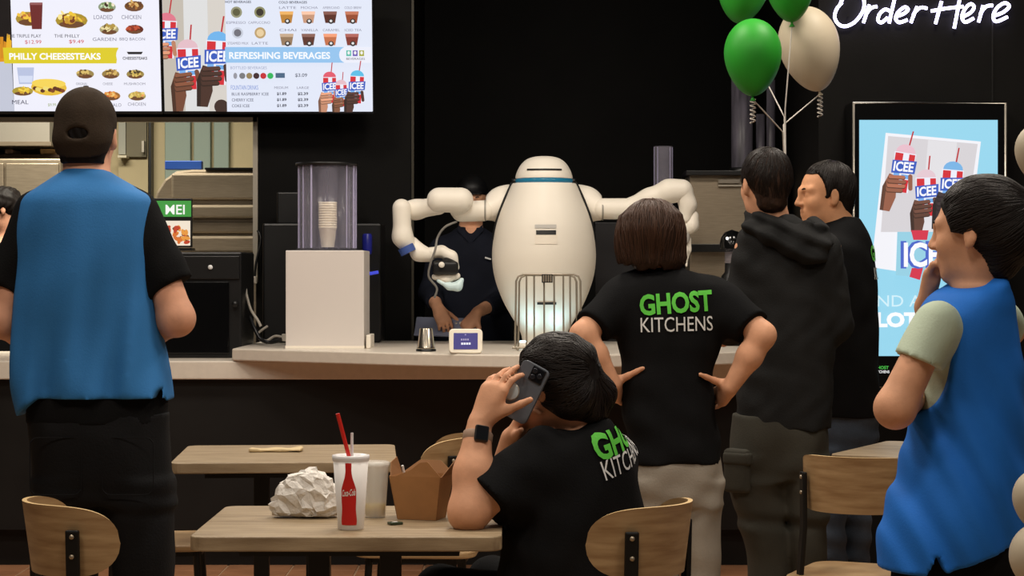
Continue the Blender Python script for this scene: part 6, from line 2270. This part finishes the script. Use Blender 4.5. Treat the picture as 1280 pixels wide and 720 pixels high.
srow = [(522, 712, 756, 0.066), (532, 690, 766, 0.088), (545, 668, 776, 0.105), (562, 652, 785, 0.118), (590, 642, 794, 0.13), (620, 636, 800, 0.138), (660, 630, 806, 0.145), (700, 628, 810, 0.15), (740, 628, 812, 0.155), (785, 626, 812, 0.16)]
s.loft(rows_px(d, srow, yaw=yb), yaw=yb, k=0.03)
a1 = al[0] * 0.26 + al[1] * 0.74
dr = unit(al[1] - al[0])
s.cone(al[0] + np.array([0.02, 0.02, 0]), a1 + dr * 0.07, 0.07, 0.072, 0.05, clip=[(a1, unit(dr + np.array([0.0, 0, -0.1])))])
a1 = ar[0] * 0.3 + ar[1] * 0.7
dr = unit(ar[1] - ar[0])
s.cone(ar[0], a1 + dr * 0.07, 0.066, 0.068, 0.05, clip=[(a1, dr)])
s.disp = lambda x, y, z: 0.004 * wob(x, y, z, 22, 0.4) + 0.003 * np.sin(60 * z + 25 * x) * np.exp(-((x - xpx(650, d)) / 0.08) ** 2)
tee = s.build('tshirt', M_TEE, pe, h=0.0065)
bn = -fb
tl = math.radians(-14)
up_t = unit(np.array([0, 0, 1]) + fb * 0.15 - rb_ * 0.2)
tc_ = p(762, 545, -0.1)
decal_text('green_lettering', 'GHOST', tee, p(772, 545, -0.02), unit(rb_ + np.array([0, 0, 0.22])), up_t, fb, 0.23, 0.062, M_GREEN_T, tee, 0.035)
decal_text('white_lettering', 'KITCHENS', tee, p(779, 572, -0.02), unit(rb_ + np.array([0, 0, 0.22])), up_t, fb, 0.225, 0.046, M_WHITE_T, tee, 0.0)
# trousers: thighs forward, shins down
s = Solid()
pv = np.array([xpx(738, d), d, 0.53])
s.ell(pv, (0.19, 0.15, 0.115), [rb_, fb, np.array([0, 0, 1.0])], 0.04)
for sg in (-1, 1):
    hp_ = pv + rb_ * sg * 0.1
    kn_ = hp_ + fb * 0.4 + np.array([0, 0, 0.015])
    an_ = kn_ + fb * 0.04 + np.array([0, 0, -0.46])
    s.chain([hp_, kn_], [0.088, 0.062], 0.04)
    s.chain([kn_, an_], [0.062, 0.045], 0.02)
    sh_p = an_
    shoe(pe, an_[0], an_[1], yb)
s.build('trousers', M_TEE, pe, h=0.01)
# hair
s = Solid()
s.ell(L(0, -0.018, 0.034), (0.090, 0.106, 0.093), A, 0.03)
s.ell(L(0, -0.05, -0.03), (0.066, 0.056, 0.064), A, 0.04)
s.ell(p(750, 490, -0.02), (0.038, 0.045, 0.046), None, 0.012)
s.ell(p(738, 514, -0.02), (0.036, 0.045, 0.028), None, 0.012)
s.cone(L(-0.02, -0.07, -0.04), p(746, 516, -0.02), 0.045, 0.02, 0.03)
s.cone(L(-0.075, 0.03, 0.05), L(-0.072, 0.052, 0.0), 0.016, 0.008, 0.02)
ff6, uu6, fc6 = A[1], A[2], L(0, 0.02, 0.0)


def hairline6(x, y, z):
    a = (x - fc6[0]) * ff6[0] + (y - fc6[1]) * ff6[1] + (z - fc6[2]) * ff6[2]
    h_ = (x - fc6[0]) * uu6[0] + (y - fc6[1]) * uu6[1] + (z - fc6[2]) * uu6[2]
    return a - np.where(h_ > 0.07, 0.07, np.where(h_ > 0.01, 0.03, -0.012))


s.trim = hairline6
s.disp = lambda x, y, z: 0.0016 * np.sin(90 * (z - 0.45 * (x - hc[0])) + 3 * np.sin(25 * x + 10 * z)) + 0.002 * wob(x, y, z, 55, 0.6)
hr = s.build('hair', M_HAIR_BK, pe, h=0.0045)
hair_strands(hr, L(0, -0.02, 0.01), L(0, -1, 0.05) - L(0, 0, 0), 700, 0.2, 2.2, M_LOCK_BK, hr, seed=9, r=0.0014, wave=0.45, lift=0.002)
# watch
wax = unit(al[1] - al[2])
wc = al[2] * 0.86 + al[1] * 0.14
side = unit(np.array([0.25, -1, 0.1]) - wax * np.dot(np.array([0.25, -1, 0.1]), wax))
oth = np.cross(wax, side)
wt = MB().lathe([(0.0335, -0.011), (0.0355, -0.008), (0.0355, 0.008), (0.0335, 0.011)], wc, 28, R=[side, oth, wax]).build('watch_strap', mat('beige_strap', (168, 140, 120), 0.6), pe)
MB().box(wc + side * 0.036, (0.017, 0.020, 0.006), R=[oth, wax, side]).build('watch_case', mat('grey_watch_case', (70, 66, 64), 0.3, metal=0.7), wt, bevel=0.005)
MB().box(wc + side * 0.0425, (0.0145, 0.017, 0.001), R=[oth, wax, side]).build('watch_face', mat('black_watch_glass', (24, 26, 30), 0.12), wt, bevel=0.0008)
# phone (a thing of its own)
t = thing('mobile_phone', 'grey phone with round white grip held to the seated woman\'s ear', 'phone', ph_c)
b = MB()
rr = rrect(0.074, 0.142, 0.013)
n = len(rr)
fr_ = [ph_c + phU * q[0] + phV * q[1] + phN * 0.0045 for q in rr]
bk = [q - phN * 0.009 for q in fr_]
b.add(fr_ + bk, [tuple(range(n)), tuple(reversed(range(n, 2 * n)))] + [(i, n + i, n + (i + 1) % n, (i + 1) % n) for i in range(n)])
b.build('case', mat('grey_phone_case', (98, 102, 110), 0.3), t, bevel=0.0015)
cm = ph_c + phV * 0.05 + phU * 0.012 + phN * 0.006
MB().box(cm, (0.018, 0.018, 0.002), R=[phU, phV, phN]).build('camera_plate', mat('dark_glass', (20, 20, 24), 0.15), t, bevel=0.003)
for (a, b_) in ((-0.008, 0.008), (-0.008, -0.008), (0.008, 0.0)):
    MB().lathe([(0.0065, 0), (0.0065, 0.0022), (0.0045, 0.0024), (0, 0.002)], cm + phU * a + phV * b_ + phN * 0.002, 14, R=[phU, phV, phN]).build('lens', mat('lens_ring', (60, 60, 66), 0.2, metal=0.6), t)
gp = ph_c - phV * 0.010 - phU * 0.021 + phN * 0.0048
MB().lathe([(0.008, 0), (0.008, 0.020), (0.020, 0.021), (0.020, 0.025), (0.018, 0.026), (0, 0.026)], gp, 28, R=[phU, phV, phN]).build('pop_grip', mat('white_grip', (200, 214, 220), 0.3), t)
MB().lathe([(0.020, 0.0205), (0.0218, 0.023), (0.020, 0.0255)], gp, 28, R=[phU, phV, phN]).build('grip_rim', M_ALU, t)

# ================================================================== 7 man behind the robot
d = 10.32
p = lambda a, y, e=0.0: P(a, y, d + e)
pe = person('man in navy polo holding a tablet behind the robot arm', xpx(588, d), d, 0.16)
sk = Solid()
hc = p(590, 249)
L, A = add_head(sk, hc, (0.0, -1, -0.25), 1.0, neck=p(588, 290, 0.02), nr=0.056)
sk.loft(rows_px(d, [(286, 572, 604, 0.06), (300, 558, 620, 0.08), (340, 550, 628, 0.1), (420, 552, 628, 0.1)]))
a1_ = (p(552, 312), p(538, 366, -0.06), p(546, 382, -0.31))
a2_ = (p(626, 312), p(640, 368, -0.06), p(597, 390, -0.33))
for (a0, el, wr), sg in ((a1_, -1), (a2_, 1)):
    sk.chain([a0, el, wr], [0.052, 0.045, 0.029], 0.03)
    hd = unit((0.35, -0.45, -0.75)) if sg < 0 else unit((-0.6, -0.2, -0.75))
    add_hand(sk, wr + hd * 0.01, hd, (0.1, 0.5, -0.8) if sg < 0 else (0.0, 0.6, -0.8), (1, 0, 0.2) if sg < 0 else (-0.4, -0.8, 0.3), 1.0, [(0.5, 0.8, 0.5)] * 4)
sk.build('body', M_SKIN_B, pe, h=0.006)
s = Solid()
s.loft(rows_px(d, [(284, 572, 604, 0.066), (292, 562, 616, 0.09), (302, 548, 632, 0.11), (320, 541, 640, 0.125), (360, 542, 640, 0.13), (440, 544, 640, 0.135), (480, 544, 640, 0.135)]), k=0.03)
for (a0, el, wr), sg in ((a1_, -1), (a2_, 1)):
    w2 = el * 0.25 + wr * 0.75
    dr = unit(wr - el)
    s.cone(a0, el, 0.066, 0.058, 0.045)
    s.cone(el, w2 + dr * 0.05, 0.058, 0.045, 0.03, clip=[(w2, dr)])
s.cone(p(588, 302, -0.14), p(588, 284, -0.07), 0.004, 0.03, 0.02, op='s')
s.disp = lambda x, y, z: 0.003 * wob(x, y, z, 22, 0.4)
po = s.build('polo_shirt', M_NAVY, pe, h=0.008)
for sg in (-1, 1):
    MB().add([p(588 + sg * 2, 303, -0.125), p(588 + sg * 16, 288, -0.09), p(588 + sg * 15, 281, -0.06), p(588 + sg * 7, 288, -0.085)], [(0, 1, 2, 3) if sg > 0 else (3, 2, 1, 0)]).build('collar', M_NAVY, po)
MB().box(p(610, 323, -0.13), (0.016, 0.002, 0.004), R=[unit((1, 0, -0.3)), (0, 1, 0), unit((0.3, 0, 1))]).build('name_badge', M_WHITE_T, po)
s = Solid()
for sg in (-1, 1):
    s.cone((xpx(590 + sg * 20, d), d, 0.9), (xpx(590 + sg * 22, d), d, 0.22), 0.1, 0.065, 0.03)
s.build('trousers', M_TEE, pe, h=0.012)
shoe(pe, xpx(568, d), d - 0.05, math.pi, 0.16), shoe(pe, xpx(612, d), d - 0.05, math.pi, 0.16)
s = Solid()
s.ell(L(0, -0.016, 0.036), (0.084, 0.103, 0.090), A, 0.02)
s.cone(L(0, 0.08, 0.05), L(0, 0.15, 0.03), 0.012, 0.006, 0.02, w=A[0], ws=5)
cz7 = L(0, 0, 0.02)[2]
s.trim = lambda x, y, z: cz7 - z
s.build('cap', M_BLACKPL, pe, h=0.006)
add_eyes(L, A, 1.0, pe, M_HAIR_BK)

# ================================================================== 8 kitchen worker at the left edge
d = 11.5
p = lambda a, y, e=0.0: P(a, y, d + e)
pe = person('dark-haired kitchen worker seen at the left edge through the hatch', xpx(2, d), d, 0.16)
sk = Solid()
hc = p(3, 262)
L, A = add_head(sk, hc, (-0.95, -0.1, -0.3), 1.0, neck=p(6, 300, 0.02), nr=0.054)
ctr = p(4, 315)
for sg in (-1, 1):
    sk.chain([ctr + np.array([sg * 0.18, 0, 0]), ctr + np.array([sg * 0.22, -0.02, -0.28]), ctr + np.array([sg * 0.12, -0.25, -0.3])], [0.05, 0.044, 0.028], 0.03)
    add_hand(sk, ctr + np.array([sg * 0.12, -0.26, -0.3]), (-sg * 0.3, -0.9, -0.2), (0, 0, -1), (-sg, 0, 0))
sk.cone(ctr + np.array([0, 0, -0.03]), ctr + np.array([0, 0, -0.5]), 0.1, 0.1, 0.05, w=(1, 0, 0), ws=1.4)
sk.build('body', M_SKIN_A, pe, h=0.008)
s = Solid()
s.loft([(ctr[2] + 0.055, ctr[0], d, 0.07, 0.065), (ctr[2] + 0.03, ctr[0], d, 0.14, 0.09), (ctr[2] - 0.02, ctr[0], d, 0.2, 0.115), (ctr[2] - 0.2, ctr[0], d, 0.2, 0.13), (ctr[2] - 0.6, ctr[0], d, 0.2, 0.135)])
for sg in (-1, 1):
    s.cone(ctr + np.array([sg * 0.17, 0, -0.01]), ctr + np.array([sg * 0.215, -0.015, -0.2]), 0.064, 0.064, 0.04)
s.build('shirt', M_TEE, pe, h=0.01)
s = Solid()
for sg in (-1, 1):
    s.cone((ctr[0] + sg * 0.09, d, 0.95), (ctr[0] + sg * 0.1, d, 0.22), 0.105, 0.065, 0.03)
    shoe(pe, ctr[0] + sg * 0.1, d - 0.05, math.pi, 0.16)
s.build('trousers', M_TEE, pe, h=0.012)
s = Solid()
s.ell(L(0, -0.02, 0.04), (0.09, 0.106, 0.092), A, 0.02)
s.cone(L(0, -0.065, 0.0), L(0, -0.06, -0.06), 0.055, 0.045, 0.03, w=A[0], ws=1.25)
s.disp = lambda x, y, z: 0.004 * wob(x, y, z, 90, 0.3)
ff8, uu8, fc8 = A[1], A[2], L(0, 0.02, 0.0)
s.trim = lambda x, y, z: ((x - fc8[0]) * ff8[0] + (y - fc8[1]) * ff8[1] + (z - fc8[2]) * ff8[2]) - np.where(((x - fc8[0]) * uu8[0] + (y - fc8[1]) * uu8[1] + (z - fc8[2]) * uu8[2]) > 0.055, 0.07, 0.005)
s.build('hair', M_HAIR_BK, pe, h=0.006)
add_eyes(L, A, 1.0, pe, M_HAIR_BK)
